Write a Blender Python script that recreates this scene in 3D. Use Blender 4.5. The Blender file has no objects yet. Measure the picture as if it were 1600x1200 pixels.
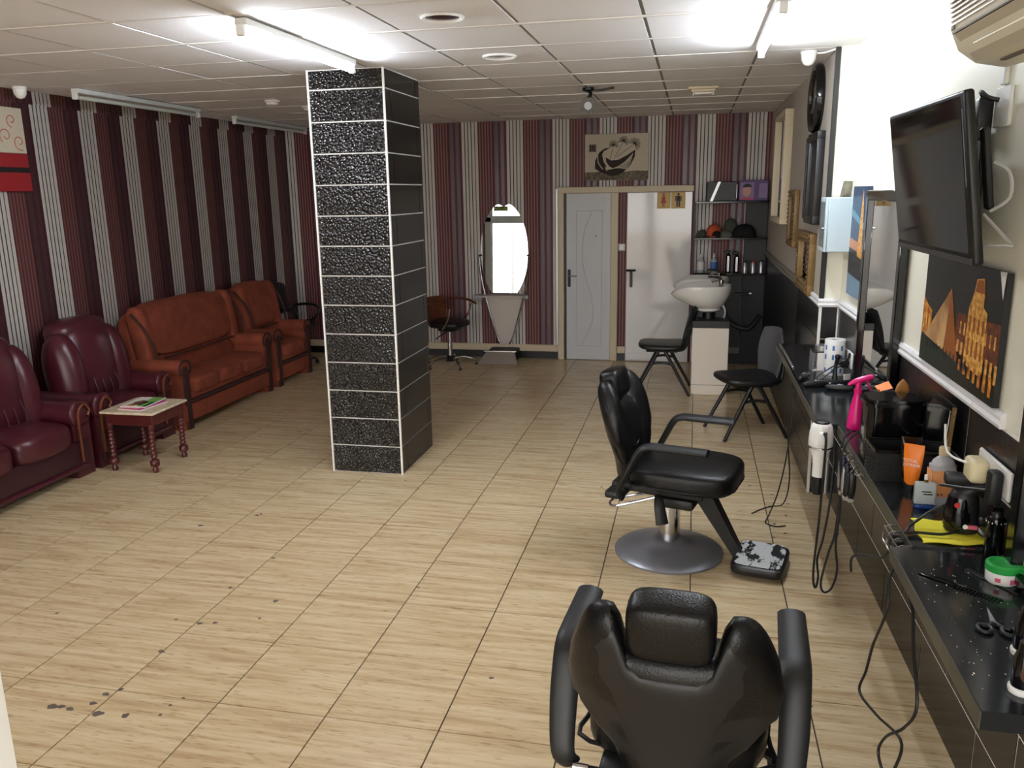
import bpy, bmesh, math, random
from mathutils import Matrix, Vector, Euler
random.seed(4)
PI = math.pi
C = bpy.context.scene.collection
SC = bpy.context.scene
# ---------------------------------------------------------------- camera, world, exposure
cam_d = bpy.data.cameras.new('camera'); cam = bpy.data.objects.new('camera', cam_d); C.objects.link(cam)
cam_d.sensor_width = 36.0; cam_d.lens = 36.0 * 1280.84 / 1600.0; cam_d.clip_start = 0.02
cam.matrix_world = Matrix(((0.9769, -0.0331, 0.2110, 0), (0.2123, 0.2249, -0.9510, 0), (-0.0163, 0.9738, 0.2269, 1.93), (0, 0, 0, 1)))
cam.matrix_world = Matrix.Translation((0, 0, 1.93)) @ cam.matrix_world.to_3x3().to_quaternion().to_matrix().to_4x4()
SC.camera = cam
SC.view_settings.view_transform = 'Standard'; SC.view_settings.look = 'None'
SC.view_settings.gamma = 1.0; SC.view_settings.use_curve_mapping = False
SC.view_settings.exposure = -0.08
TUBE_POWER = 190.0
SKY_POWER = 6.4
w = bpy.data.worlds.new('sky'); SC.world = w; w.use_nodes = True
wn = w.node_tree.nodes; wl = w.node_tree.links
wbg = wn['Background']; wbg.inputs[1].default_value = SKY_POWER
wbg.inputs[0].default_value = (1.0, 0.965, 0.92, 1)

# ---------------------------------------------------------------- materials
def nt(m): return m.node_tree.nodes, m.node_tree.links
def srgb(c):
    return tuple(((x/255.0)/12.92 if x/255.0 <= 0.04045 else ((x/255.0+0.055)/1.055)**2.4) for x in c) + (1.0,)
def mat(name, rgb, rough=0.5, metal=0.0, bump=None, mottle=None, spec=None, coat=0, emit=None, trans=0, alpha=None, ior=None):
    """rgb in 0-255; bump=(scale, strength); mottle=(scale, rgb2)"""
    m = bpy.data.materials.new(name); m.use_nodes = True
    n, l = nt(m); b = n['Principled BSDF']
    b.inputs['Base Color'].default_value = srgb(rgb); b.inputs['Roughness'].default_value = rough; b.inputs['Metallic'].default_value = metal
    if spec is not None: b.inputs['Specular IOR Level'].default_value = spec
    if coat: b.inputs['Coat Weight'].default_value = coat
    if trans: b.inputs['Transmission Weight'].default_value = trans
    if ior: b.inputs['IOR'].default_value = ior
    if alpha is not None: b.inputs['Alpha'].default_value = alpha
    if emit:
        b.inputs['Emission Color'].default_value = srgb(emit[0]); b.inputs['Emission Strength'].default_value = emit[1]
    if bump or mottle:
        tc = n.new('ShaderNodeTexCoord')
    if bump:
        t = n.new('ShaderNodeTexNoise'); t.inputs['Scale'].default_value = bump[0]; t.inputs['Detail'].default_value = 4
        bp = n.new('ShaderNodeBump'); bp.inputs['Strength'].default_value = bump[1]; bp.inputs['Distance'].default_value = 0.004
        l.new(tc.outputs['Object'], t.inputs['Vector']); l.new(t.outputs['Fac'], bp.inputs['Height']); l.new(bp.outputs[0], b.inputs['Normal'])
    if mottle:
        t2 = n.new('ShaderNodeTexNoise'); t2.inputs['Scale'].default_value = mottle[0]; t2.inputs['Detail'].default_value = 5
        mx = n.new('ShaderNodeMix'); mx.data_type = 'RGBA'
        rp = n.new('ShaderNodeMapRange'); rp.inputs[1].default_value = .35; rp.inputs[2].default_value = .65
        l.new(tc.outputs['Object'], t2.inputs['Vector']); l.new(t2.outputs['Fac'], rp.inputs[0]); l.new(rp.outputs[0], mx.inputs['Factor'])
        mx.inputs['A'].default_value = srgb(rgb); mx.inputs['B'].default_value = srgb(mottle[1])
        l.new(mx.outputs['Result'], b.inputs['Base Color'])
    return m
def math_node(n, op, a=None, b=None):
    x = n.new('ShaderNodeMath'); x.operation = op
    if a is not None: x.inputs[0].default_value = a
    if b is not None: x.inputs[1].default_value = b
    return x
def ramp(n, stops, interp='CONSTANT'):
    r = n.new('ShaderNodeValToRGB'); r.color_ramp.interpolation = interp
    e = r.color_ramp.elements
    e[0].position = stops[0][0]; e[0].color = stops[0][1]
    e[1].position = stops[1][0]; e[1].color = stops[1][1]
    for p, c in stops[2:]:
        k = e.new(p); k.color = c
    return r

def wallpaper(name, axis, off, period, step_z=None, step=0.0, dim=1.0, xsplit=None, off2=0.0, foil=(94, 82, 88), band=(94, 22, 40), tan=(140, 98, 94)):
    m = bpy.data.materials.new(name); m.use_nodes = True
    n, l = nt(m); b = n['Principled BSDF']
    g = n.new('ShaderNodeNewGeometry'); s = n.new('ShaderNodeSeparateXYZ'); l.new(g.outputs['Position'], s.inputs[0])
    src = s.outputs[axis]
    a = math_node(n, 'SUBTRACT', b=off); l.new(src, a.inputs[0]); last = a
    if xsplit is not None:
        lt = math_node(n, 'LESS_THAN', b=xsplit); l.new(src, lt.inputs[0])
        mu = math_node(n, 'MULTIPLY', b=off - off2); l.new(lt.outputs[0], mu.inputs[0])
        ad = math_node(n, 'ADD'); l.new(last.outputs[0], ad.inputs[0]); l.new(mu.outputs[0], ad.inputs[1]); last = ad
    if step_z is not None:
        gt = math_node(n, 'GREATER_THAN', b=step_z); l.new(s.outputs[2], gt.inputs[0])
        mu = math_node(n, 'MULTIPLY', b=-step); l.new(gt.outputs[0], mu.inputs[0])
        ad = math_node(n, 'ADD'); l.new(last.outputs[0], ad.inputs[0]); l.new(mu.outputs[0], ad.inputs[1]); last = ad
    d = math_node(n, 'DIVIDE', b=period); l.new(last.outputs[0], d.inputs[0])
    f = math_node(n, 'FRACT'); l.new(d.outputs[0], f.inputs[0])
    def k(c): return srgb(tuple(min(255, x*dim) for x in c))
    W, D, MR, TN, BG, SV = k((214, 209, 204)), k((44, 38, 40)), k((86, 34, 44)), k(tan), k(band), k(foil)
    stops = []; p = 0.0
    for i in range(5):
        stops.append((p, W)); p += 0.058
        if i < 4: stops.append((p, D)); p += 0.0165
    for i in range(5):
        stops.append((p, MR)); p += 0.033
        stops.append((p, TN)); p += 0.030
    for c, wd in ((BG, .05), (SV, .085), (BG, .05), (SV, .08), (BG, .2)):
        stops.append((p, c)); p += wd
    r = ramp(n, stops); l.new(f.outputs[0], r.inputs[0]); l.new(r.outputs[0], b.inputs['Base Color'])
    # foil bands are shinier and crumpled
    fo = ramp(n, [(0, (.55,)*3+(1,)), (.73, (.28,)*3+(1,)), (.815, (.5,)*3+(1,)), (.865, (.28,)*3+(1,)), (.945, (.5,)*3+(1,))])
    l.new(f.outputs[0], fo.inputs[0]); l.new(fo.outputs[0], b.inputs['Roughness'])
    ti = n.new('ShaderNodeTexNoise'); ti.inputs['Scale'].default_value = 38; ti.inputs['Detail'].default_value = 3
    bp = n.new('ShaderNodeBump'); bp.inputs['Strength'].default_value = 0.35; bp.inputs['Distance'].default_value = 0.006
    l.new(g.outputs['Position'], ti.inputs['Vector']); l.new(ti.outputs[0], bp.inputs['Height']); l.new(bp.outputs[0], b.inputs['Normal'])
    return m

def floor_tile_mat():
    m = bpy.data.materials.new('travertine tile'); m.use_nodes = True
    n, l = nt(m); b = n['Principled BSDF']
    g = n.new('ShaderNodeNewGeometry'); oi = n.new('ShaderNodeObjectInfo')
    mp = n.new('ShaderNodeVectorMath'); mp.operation = 'MULTIPLY'; mp.inputs[1].default_value = (2.2, 30.0, 1.0)
    cm = n.new('ShaderNodeCombineXYZ'); rm = math_node(n, 'MULTIPLY', b=40.0)
    l.new(oi.outputs['Random'], rm.inputs[0]); l.new(rm.outputs[0], cm.inputs[2])
    ad = n.new('ShaderNodeVectorMath'); ad.operation = 'ADD'
    l.new(g.outputs['Position'], mp.inputs[0]); l.new(mp.outputs[0], ad.inputs[0]); l.new(cm.outputs[0], ad.inputs[1])
    t = n.new('ShaderNodeTexNoise'); t.inputs['Scale'].default_value = 1.0; t.inputs['Detail'].default_value = 5; t.inputs['Roughness'].default_value = .62
    l.new(ad.outputs[0], t.inputs['Vector'])
    r = ramp(n, [(0.25, srgb((180, 150, 116))), (0.42, srgb((200, 175, 138))), (0.52, srgb((211, 189, 152))), (0.64, srgb((221, 202, 168))), (.78, srgb((203, 182, 147)))], 'LINEAR')
    l.new(t.outputs[0], r.inputs[0])
    # fine pits along the vein
    mp2 = n.new('ShaderNodeVectorMath'); mp2.operation = 'MULTIPLY'; mp2.inputs[1].default_value = (14, 90, 1)
    ad2 = n.new('ShaderNodeVectorMath'); ad2.operation = 'ADD'
    l.new(g.outputs['Position'], mp2.inputs[0]); l.new(mp2.outputs[0], ad2.inputs[0]); l.new(cm.outputs[0], ad2.inputs[1])
    t2 = n.new('ShaderNodeTexNoise'); t2.inputs['Scale'].default_value = 1; t2.inputs['Detail'].default_value = 4
    l.new(ad2.outputs[0], t2.inputs['Vector'])
    r2 = ramp(n, [(0.30, (.62, .55, .47, 1)), (0.42, (1, 1, 1, 1))], 'LINEAR'); l.new(t2.outputs[0], r2.inputs[0])
    mx = n.new('ShaderNodeMix'); mx.data_type = 'RGBA'; mx.blend_type = 'MULTIPLY'; mx.inputs['Factor'].default_value = .75
    l.new(r.outputs[0], mx.inputs['A']); l.new(r2.outputs[0], mx.inputs['B'])
    l.new(mx.outputs['Result'], b.inputs['Base Color'])
    b.inputs['Roughness'].default_value = 0.24; b.inputs['Specular IOR Level'].default_value = .45
    return m

def glitter_tile_mat():
    m = bpy.data.materials.new('black tile with raised dots'); m.use_nodes = True
    n, l = nt(m); b = n['Principled BSDF']
    g = n.new('ShaderNodeNewGeometry')
    v = n.new('ShaderNodeTexVoronoi'); v.inputs['Scale'].default_value = 56
    l.new(g.outputs['Position'], v.inputs['Vector'])
    bp = n.new('ShaderNodeBump'); bp.inputs['Strength'].default_value = 1.0; bp.inputs['Distance'].default_value = 0.012; bp.invert = True
    l.new(v.outputs['Distance'], bp.inputs['Height']); l.new(bp.outputs[0], b.inputs['Normal'])
    b.inputs['Base Color'].default_value = srgb((16, 14, 16)); b.inputs['Roughness'].default_value = 0.1
    b.inputs['Specular IOR Level'].default_value = 0.75
    return m

def worn_plate_mat():
    m = bpy.data.materials.new('worn white footplate'); m.use_nodes = True
    n, l = nt(m); b = n['Principled BSDF']
    tc = n.new('ShaderNodeTexCoord')
    mpv = n.new('ShaderNodeMapping'); mpv.inputs['Scale'].default_value = (6.5, 3.2, 1); mpv.inputs['Location'].default_value = (.2, .3, 0)
    t = n.new('ShaderNodeTexNoise'); t.inputs['Scale'].default_value = 1.0; t.inputs['Detail'].default_value = 8; t.inputs['Roughness'].default_value = .68
    l.new(tc.outputs['Object'], mpv.inputs[0]); l.new(mpv.outputs[0], t.inputs['Vector'])
    r = ramp(n, [(0, srgb((26, 26, 28))), (.485, srgb((205, 208, 210)))]); l.new(t.outputs[0], r.inputs[0]); l.new(r.outputs[0], b.inputs['Base Color'])
    b.inputs['Roughness'].default_value = .5
    return m

def glass_pane_mat():
    m = bpy.data.materials.new('shop window glass'); m.use_nodes = True
    n, l = nt(m); n.remove(n['Principled BSDF']); out = n['Material Output']
    tr = n.new('ShaderNodeBsdfTransparent'); gl = n.new('ShaderNodeBsdfGlossy'); gl.inputs['Roughness'].default_value = 0.0
    fr = n.new('ShaderNodeFresnel'); fr.inputs[0].default_value = 1.45; mx = n.new('ShaderNodeMixShader')
    l.new(fr.outputs[0], mx.inputs[0]); l.new(tr.outputs[0], mx.inputs[1]); l.new(gl.outputs[0], mx.inputs[2]); l.new(mx.outputs[0], out.inputs[0])
    return m

M_ = {}
M_['paper_back'] = wallpaper('striped wallpaper back', 0, -2.1187, 0.53, None, 0, 1.0, -3.4, -4.93)
M_['paper_left_shaded'] = wallpaper('striped wallpaper left shaded', 1, 5.49, 0.505, 2.63, .045, .92, foil=(70, 40, 46), band=(66, 26, 36), tan=(116, 80, 74))  # same paper as the back wall, colours darkened for the dimmer left side
M_['tile'] = floor_tile_mat(); M_['glitter'] = glitter_tile_mat(); M_['plate'] = worn_plate_mat(); M_['pane'] = glass_pane_mat()
for key, a in dict(
    grout=((62, 48, 36), .8), ceil_panel=((236, 234, 236), .85, 0, (60, .25)), ceil_bar=((228, 224, 220), .5), ceil_groove=((150, 144, 138), .6),
    cream_wall=((240, 238, 222), .45, 0, (14, .06)), cream_wall_dim=((176, 168, 156), .7, 0, (30, .2)), black_wall=((16, 17, 20), .35),
    black_tile=((24, 23, 24), .2, 0, None, None, .3), black_tile2=((30, 28, 29), .28, 0, (45, .35)), tile_joint=((236, 232, 226), .7), border=((236, 236, 238), .35, 0, (25, .15)),
    cream_frame=((214, 200, 172), .45), baseboard=((222, 206, 178), .5), plinth=((14, 15, 19), .4),
    door_white=((214, 216, 220), .4), door_gloss=((224, 222, 220), .07, 0, (6, .12), None, .65), white=((235, 235, 232), .4), white_gloss=((240, 240, 236), .12),
    slab=((30, 33, 35), .14), slab_edge=((70, 68, 56), .4), mirror=((236, 238, 240), .0, 1.0), black=((18, 18, 20), .4), black_gloss=((12, 12, 14), .12), dark=((38, 38, 42), .5),
    leather_black=((9, 9, 11), .36, 0, (160, .35), None, .36), plastic_black=((20, 21, 23), .5), chair_grey=((84, 84, 86), .75, 0, (200, .3)), chrome=((200, 200, 204), .14, 1.0), steel=((150, 152, 160), .36, .55), satin=((178, 168, 160), .35, .25),
    leather_red=((74, 26, 36), .30, 0, (70, .15)), leather_red2=((56, 22, 30), .38), fabric_orange=((146, 70, 46), .85, 0, (220, .4), (9, (126, 58, 40))), fabric_trim=((58, 30, 26), .8),
    wood_dark=((82, 30, 30), .3), wood_brown=((104, 54, 30), .35), wood_tan=((176, 122, 62), .4), wood_gold=((116, 90, 50), .4, .3, (90, .9)), marble=((226, 214, 190), .25, 0, None, (30, (206, 190, 160))),
    ceramic=((236, 234, 228), .1), panel_cream=((236, 226, 212), .4), ac_body=((232, 226, 204), .45), ac_vane=((196, 186, 164), .4), ac_dark=((96, 84, 66), .6),
    tv_screen=((14, 14, 16), .06), pink=((232, 24, 128), .3), orange=((244, 130, 30), .4), orange_label=((240, 166, 110), .5), clear_blue=((206, 216, 220), .12, 0, None, None, None, 0, None, .3), milky=((206, 206, 214), .35, 0, None, None, None, 0, None, .25),
    yellow=((252, 242, 70), .9, 0, (160, .4)), green_lid=((36, 156, 66), .45), beige=((226, 214, 176), .5), blue=((24, 60, 130), .3), paper_blue=((70, 110, 180), .6), navy=((34, 34, 66), .4),
    cabinet=((196, 214, 222), .4), cabinet_glass=((120, 128, 132), .15), stone=((122, 116, 98), .9, 0, (40, 1.0), (22, (88, 82, 68))),
    sign_tan=((214, 182, 112), .5), sign_red=((176, 76, 66), .6), sign_navy=((52, 48, 58), .6), cap_green=((70, 76, 66), .9), cap_grey=((92, 96, 88), .9), cap_orange=((190, 84, 48), .8), cap_black=((16, 16, 18), .9),
    canvas=((206, 196, 176), .8, 0, (60, .3)), ink=((54, 44, 40), .8), ink_mid=((112, 98, 86), .8), ground_paint=((140, 128, 108), .8, 0, (60, .6), (45, (88, 78, 70))), canvas_swirl=((196, 120, 96), .8), paint_red=((150, 30, 38), .6, 0, (40, .6)), paint_black=((24, 20, 22), .7),
    exit_green=((40, 96, 52), .5), exit_text=((220, 230, 120), .5), silver=((196, 196, 200), .3, .8), red=((210, 50, 40), .4), frame_metal=((196, 202, 200), .45), tan_box=((200, 178, 140), .6),
    purple=((96, 78, 128), .5), skin_print=((206, 158, 146), .6), lilac=((150, 128, 170), .6), pink_print=((206, 92, 120), .6), green_print=((120, 176, 90), .5), magenta=((170, 60, 150), .5), offwhite=((232, 226, 222), .5), brown_print=((112, 78, 62), .6),
    night=((22, 26, 28), .3), night_green=((20, 34, 26), .3), amber=((226, 150, 50), .4, 0, None, (40, (132, 70, 26))), amber_dark=((150, 84, 30), .4), amber_light=((240, 190, 96), .4, 0, None, (50, (178, 112, 44))), rust=((128, 66, 36), .4, 0, None, (45, (70, 36, 22))), glass_lit=((214, 172, 116), .4, 0, None, (9, (150, 106, 66))),
    night_blue=((40, 62, 96), .35), teal=((86, 140, 160), .35), sunset=((196, 120, 70), .35), tower=((38, 36, 44), .4), water=((104, 140, 168), .3), stain=((98, 86, 78), .7), street=((190, 182, 170), .9), cable=((16, 16, 17), .5), cable_grey=((190, 190, 188), .5), pir=((244, 244, 240), .3), lamp_body=((226, 226, 222), .5), rail_grey=((128, 122, 114), .5),
    ).items():
    kw = dict(zip(('rgb', 'rough', 'metal', 'bump', 'mottle', 'spec', 'coat', 'emit', 'trans'), a))
    M_[key] = mat(key.replace('_', ' '), **{k: v for k, v in kw.items() if v is not None})
M_['tube_on'] = mat('lit fluorescent tube', (255, 255, 255), .5, emit=((238, 246, 255), TUBE_POWER))
M_['tube_off'] = mat('unlit fluorescent tube', (214, 220, 214), .3)
# ---------------------------------------------------------------- mesh builder
class B:
    def __init__(s): s.v = []; s.f = []; s.mi = []
    def add(s, vs, fs, M=None, mi=0):
        o = len(s.v)
        for p in vs:
            p = Vector(p); s.v.append(M @ p if M else p)
        for f in fs: s.f.append([o + i for i in f]); s.mi.append(mi)
        return s
    def box(s, c, d, r=0.0, seg=2, M=None, mi=0):
        if r <= 0:
            x, y, z = [k/2 for k in d]
            vs = [(c[0]+i*x, c[1]+j*y, c[2]+k*z) for i in (-1, 1) for j in (-1, 1) for k in (-1, 1)]
            return s.add(vs, [(0, 1, 3, 2), (4, 6, 7, 5), (0, 4, 5, 1), (2, 3, 7, 6), (0, 2, 6, 4), (1, 5, 7, 3)], M, mi)
        bm = bmesh.new(); bmesh.ops.create_cube(bm, size=1.0)
        for v in bm.verts: v.co = Vector((v.co.x*d[0], v.co.y*d[1], v.co.z*d[2]))
        bmesh.ops.bevel(bm, geom=list(bm.edges), offset=min(r, min(d)*.49), segments=seg, profile=.5, affect='EDGES')
        for v in bm.verts: v.co += Vector(c)
        s.bm(bm, M, mi); return s
    def b2(s, x0, x1, y0, y1, z0, z1, r=0.0, seg=2, M=None, mi=0):
        return s.box(((x0+x1)/2, (y0+y1)/2, (z0+z1)/2), (x1-x0, y1-y0, z1-z0), r, seg, M, mi)
    def bm(s, bm, M=None, mi=0):
        bm.verts.index_update()
        s.add([v.co.copy() for v in bm.verts], [[v.index for v in f.verts] for f in bm.faces], M, mi); bm.free()
    def cyl(s, p0, p1, r0, r1=None, n=16, M=None, mi=0):
        r1 = r0 if r1 is None else r1
        p0 = Vector(p0); p1 = Vector(p1); d = (p1-p0).normalized(); q = d.to_track_quat('Z', 'Y')
        vs = []
        for p, r in ((p0, r0), (p1, r1)):
            for i in range(n):
                a = 2*PI*i/n; vs.append(p + q @ Vector((r*math.cos(a), r*math.sin(a), 0)))
        fs = [(i, (i+1) % n, n+(i+1) % n, n+i) for i in range(n)] + [tuple(reversed(range(n))), tuple(range(n, 2*n))]
        return s.add(vs, fs, M, mi)
    def tube(s, pts, r, n=8, smooth=0, closed=False, M=None, mi=0, flat=1.0, cap=True, up0=None):
        P = [Vector(p) for p in pts]
        R = r if isinstance(r, (list, tuple)) else [r]*len(P)
        if smooth:
            Q = []; RR = []; L = len(P); rng = range(L if closed else L-1)
            for i in rng:
                a, b, c, d = P[(i-1) % L if closed else max(i-1, 0)], P[i], P[(i+1) % L], P[(i+2) % L if closed else min(i+2, L-1)]
                for k in range(smooth):
                    t = k/smooth
                    Q.append(.5*((2*b)+(c-a)*t+(2*a-5*b+4*c-d)*t*t+(3*b-a-3*c+d)*t**3)); RR.append(R[i]*(1-t)+R[(i+1) % L]*t)
            if not closed: Q.append(P[-1]); RR.append(R[-1])
            P = Q; R = RR
        L = len(P); vs = []; fs = []; up = Vector(up0) if up0 else None
        for i in range(L):
            if closed: t = P[(i+1) % L]-P[i-1]
            else: t = P[min(i+1, L-1)]-P[max(i-1, 0)]
            if t.length < 1e-9: t = Vector((0, 0, 1))
            t.normalize()
            if up is None:
                up = Vector((0, 0, 1)) if abs(t.z) < .9 else Vector((1, 0, 0))
            u = up - t*up.dot(t)
            if u.length < 1e-4: u = t.orthogonal()
            u.normalize(); up = u; w_ = t.cross(u)
            for k in range(n):
                a = 2*PI*k/n; vs.append(P[i] + (u*math.cos(a)*flat + w_*math.sin(a))*R[i])
        for i in range(L if closed else L-1):
            j = (i+1) % L
            for k in range(n): fs.append((i*n+k, i*n+(k+1) % n, j*n+(k+1) % n, j*n+k))
        if not closed and cap: fs += [tuple(reversed(range(n))), tuple(range((L-1)*n, L*n))]
        return s.add(vs, fs, M, mi)
    def lathe(s, prof, n=24, c=(0, 0, 0), M=None, mi=0, sx=1.0, sy=1.0):
        vs = []; fs = []; L = len(prof)
        for r, z in prof:
            for i in range(n):
                a = 2*PI*i/n; vs.append((c[0]+r*sx*math.cos(a), c[1]+r*sy*math.sin(a), c[2]+z))
        for j in range(L-1):
            for i in range(n): fs.append((j*n+i, j*n+(i+1) % n, (j+1)*n+(i+1) % n, (j+1)*n+i))
        if prof[0][0] > 1e-6: fs.append(tuple(reversed(range(n))))
        if prof[-1][0] > 1e-6: fs.append(tuple(range((L-1)*n, L*n)))
        return s.add(vs, fs, M, mi)
    def prism(s, poly, z0, z1, M=None, mi=0):
        n = len(poly)
        vs = [(x, y, z0) for x, y in poly]+[(x, y, z1) for x, y in poly]
        return s.add(vs, [tuple(reversed(range(n))), tuple(range(n, 2*n))]+[(i, (i+1) % n, n+(i+1) % n, n+i) for i in range(n)], M, mi)
    def sup(s, c, d, e=4.0, n=10, M=None, mi=0, fn=None):
        """rounded cushion: a cube grid pushed onto a superellipsoid"""
        bm = bmesh.new(); bmesh.ops.create_cube(bm, size=2.0)
        bmesh.ops.subdivide_edges(bm, edges=list(bm.edges), cuts=n-1, use_grid_fill=True)
        for v in bm.verts:
            p = Vector([math.sin(k*PI/2) for k in v.co])
            L = (abs(p.x)**e+abs(p.y)**e+abs(p.z)**e)**(1/e)
            p = p/L
            q = Vector((c[0]+p.x*d[0]/2, c[1]+p.y*d[1]/2, c[2]+p.z*d[2]/2))
            v.co = fn(q, p) if fn else q
        s.bm(bm, M, mi); return s
    def pillow(s, shape, T, nu=18, nv=16, e=5, M=None, mi=0, bend=None):
        """shape(u,v)->(y,z) for u,v in [-1,1]; the slab has thickness T along x, thinning at its rim"""
        vs = []; fs = []
        def q(i, m): return math.sin((2*i/m-1)*PI/2)
        for side in (1, -1):
            for j in range(nv+1):
                for i in range(nu+1):
                    u, v = q(i, nu), q(j, nv); y, z = shape(u, v)
                    t = T/2*max(0, 1-abs(u)**e)**.5*max(0, 1-abs(v)**e)**.5
                    p = Vector((side*t, y, z)); vs.append(bend(p, u, v) if bend else p)
        N = (nu+1)*(nv+1)
        for k in (0, 1):
            for j in range(nv):
                for i in range(nu):
                    a = k*N+j*(nu+1)+i; f = (a, a+1, a+nu+2, a+nu+1); fs.append(f if k == 0 else tuple(reversed(f)))
        return s.add(vs, fs, M, mi)
    def mesh(s, name, mats, smooth=40):
        m = bpy.data.meshes.new(name); m.from_pydata([tuple(v) for v in s.v], [], s.f)
        for x in (mats if isinstance(mats, (list, tuple)) else [mats]): m.materials.append(M_[x] if isinstance(x, str) else x)
        for p, k in zip(m.polygons, s.mi): p.material_index = k
        bm = bmesh.new(); bm.from_mesh(m); bmesh.ops.remove_doubles(bm, verts=bm.verts, dist=1e-5); bmesh.ops.recalc_face_normals(bm, faces=bm.faces); bm.to_mesh(m); bm.free()
        if smooth:
            m.polygons.foreach_set('use_smooth', [True]*len(m.polygons)); m.set_sharp_from_angle(angle=math.radians(smooth))
        m.update(); return m
def obj(name, b, mats, parent=None, smooth=40, label=None, kind=None, loc=None, rotz=None):
    m = b if isinstance(b, bpy.types.Mesh) else b.mesh(name, mats, smooth)
    o = bpy.data.objects.new(name, m); C.objects.link(o)
    if parent: o.parent = parent
    if label: o['label'] = label
    if kind: o['kind'] = kind
    if loc: o.location = loc
    if rotz: o.rotation_euler = (0, 0, rotz)
    return o
def tag(o, label, cat, group=None):
    o['label'] = label; o['category'] = cat
    if group: o['group'] = group
    return o
def thing(name, label, cat, loc=(0, 0, 0), rotz=0.0, group=None):
    o = bpy.data.objects.new(name, None); o.empty_display_size = .05; C.objects.link(o)
    o.location = loc; o.rotation_euler = (0, 0, rotz); return tag(o, label, cat, group)
def struct(name, b, mats, parent=None, smooth=30, label=None):
    o = obj(name, b, mats, parent, smooth, label)
    if not parent: o['kind'] = 'structure'
    return o
def copy_tree(o, parent=None):
    c = o.copy(); C.objects.link(c)
    if parent: c.parent = parent
    for ch in list(o.children): copy_tree(ch, c)
    return c
def lettering(text, size, parent, m, M, name='lettering', depth=.0004):
    cu = bpy.data.curves.new(name, 'FONT'); cu.body = text; cu.size = size; cu.extrude = depth; cu.align_x = 'CENTER'; cu.align_y = 'CENTER'
    cu.materials.append(M_[m]); cu.resolution_u = 3
    tmp = bpy.data.objects.new(name, cu); C.objects.link(tmp); bpy.context.view_layer.update()
    me = bpy.data.meshes.new_from_object(tmp.evaluated_get(bpy.context.evaluated_depsgraph_get())); bpy.data.objects.remove(tmp)
    me.name = name; o = bpy.data.objects.new(name, me); C.objects.link(o); o.parent = parent; o.matrix_local = M; return o
def T(x, y, z): return Matrix.Translation((x, y, z))
def RX(a): return Matrix.Rotation(a, 4, 'X')
def RY(a): return Matrix.Rotation(a, 4, 'Y')
def RZ(a): return Matrix.Rotation(a, 4, 'Z')
# the right-hand wall runs a touch askew: xw(y) is its face
SK = 0.015
def xw(y): return 0.89 + SK*(5.34-y)
CZ = 2.723
def skewed(b):
    for v in b.v: v.x += xw(v.y)
    return b
# ---------------------------------------------------------------- STRUCTURE: floor
XL, YB, YF = -4.86, 9.48, -0.32
floor = struct('floor', B().b2(XL-.2, 1.1, YF-.2, YB+.2, -.12, -.006), 'grout')
TP = 0.4504
tb = B().box((0, 0, 0), (TP-.006, TP-.006, .012)); tile_mesh = tb.mesh('tile', 'tile', 0)
def cuts(a, b, start, pitch):
    k = math.floor((a-start)/pitch); e = []; p = start+k*pitch
    while p < b-1e-6:
        lo, hi = max(a, p), min(b, p+pitch)
        if hi-lo > .012: e.append((lo, hi))
        p += pitch
    return e
for x0, x1 in cuts(XL, .98, .039, TP):
    for y0, y1 in cuts(YF, YB, 2.532, TP):
        o = obj('tile', tile_mesh, None, floor); o.location = ((x0+x1)/2, (y0+y1)/2, -.006)
        o.scale = ((x1-x0-.006)/(TP-.006), (y1-y0-.006)/(TP-.006), 1)
# dark specks of dirt on the tiles
sp = B()
SPOTS = [(-2.394, 2.387, 16), (-2.359, 2.394, 11), (-2.315, 2.386, 12), (-2.251, 2.436, 11), (-2.186, 2.382, 17), (-2.242, 2.498, 11), (-2.207, 2.54, 10), (-2.074, 2.391, 14), (-1.943, 2.421, 7), (-1.941, 2.483, 6), (-1.919, 2.534, 6),
         (-2.218, 2.823, 11), (-2.191, 3.073, 10), (-2.123, 3.092, 9), (-2.323, 3.085, 6), (-2.93, 3.033, 8), (-1.947, 3.338, 13), (-1.939, 3.168, 7), (-2.246, 3.426, 10), (-2.197, 3.785, 10), (-2.862, 4.127, 12), (-2.605, 4.337, 12), (-2.59, 4.36, 9),
         (.6, 4.9, 9), (.52, 4.75, 10), (.57, 4.62, 9), (.5, 4.55, 7), (.63, 5.1, 8), (.55, 5.25, 8), (.42, 5.4, 7), (.49, 2.95, 10), (-.75, 2.9, 8), (-.55, 5.2, 8), (-1.9, 5.1, 7), (-3.2, 6.1, 9), (-1.3, 3.6, 6)]
for x, y, r in SPOTS:
    n = 9; ph = random.random()*6
    poly = [(x+(r/1000)*(1+.3*math.sin(2*a+ph)+.18*math.sin(5*a))*1.25*math.cos(a), y+(r/1000)*(1+.3*math.sin(3*a+ph))*math.sin(a)) for a in [2*PI*i/n for i in range(n)]]
    sp.prism(poly, 0.0, .0008)
o = obj('speck', sp, 'stain', floor, 0); o['kind'] = 'stuff'; o['label'] = 'dark dirt specks on the tiles'

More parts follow.
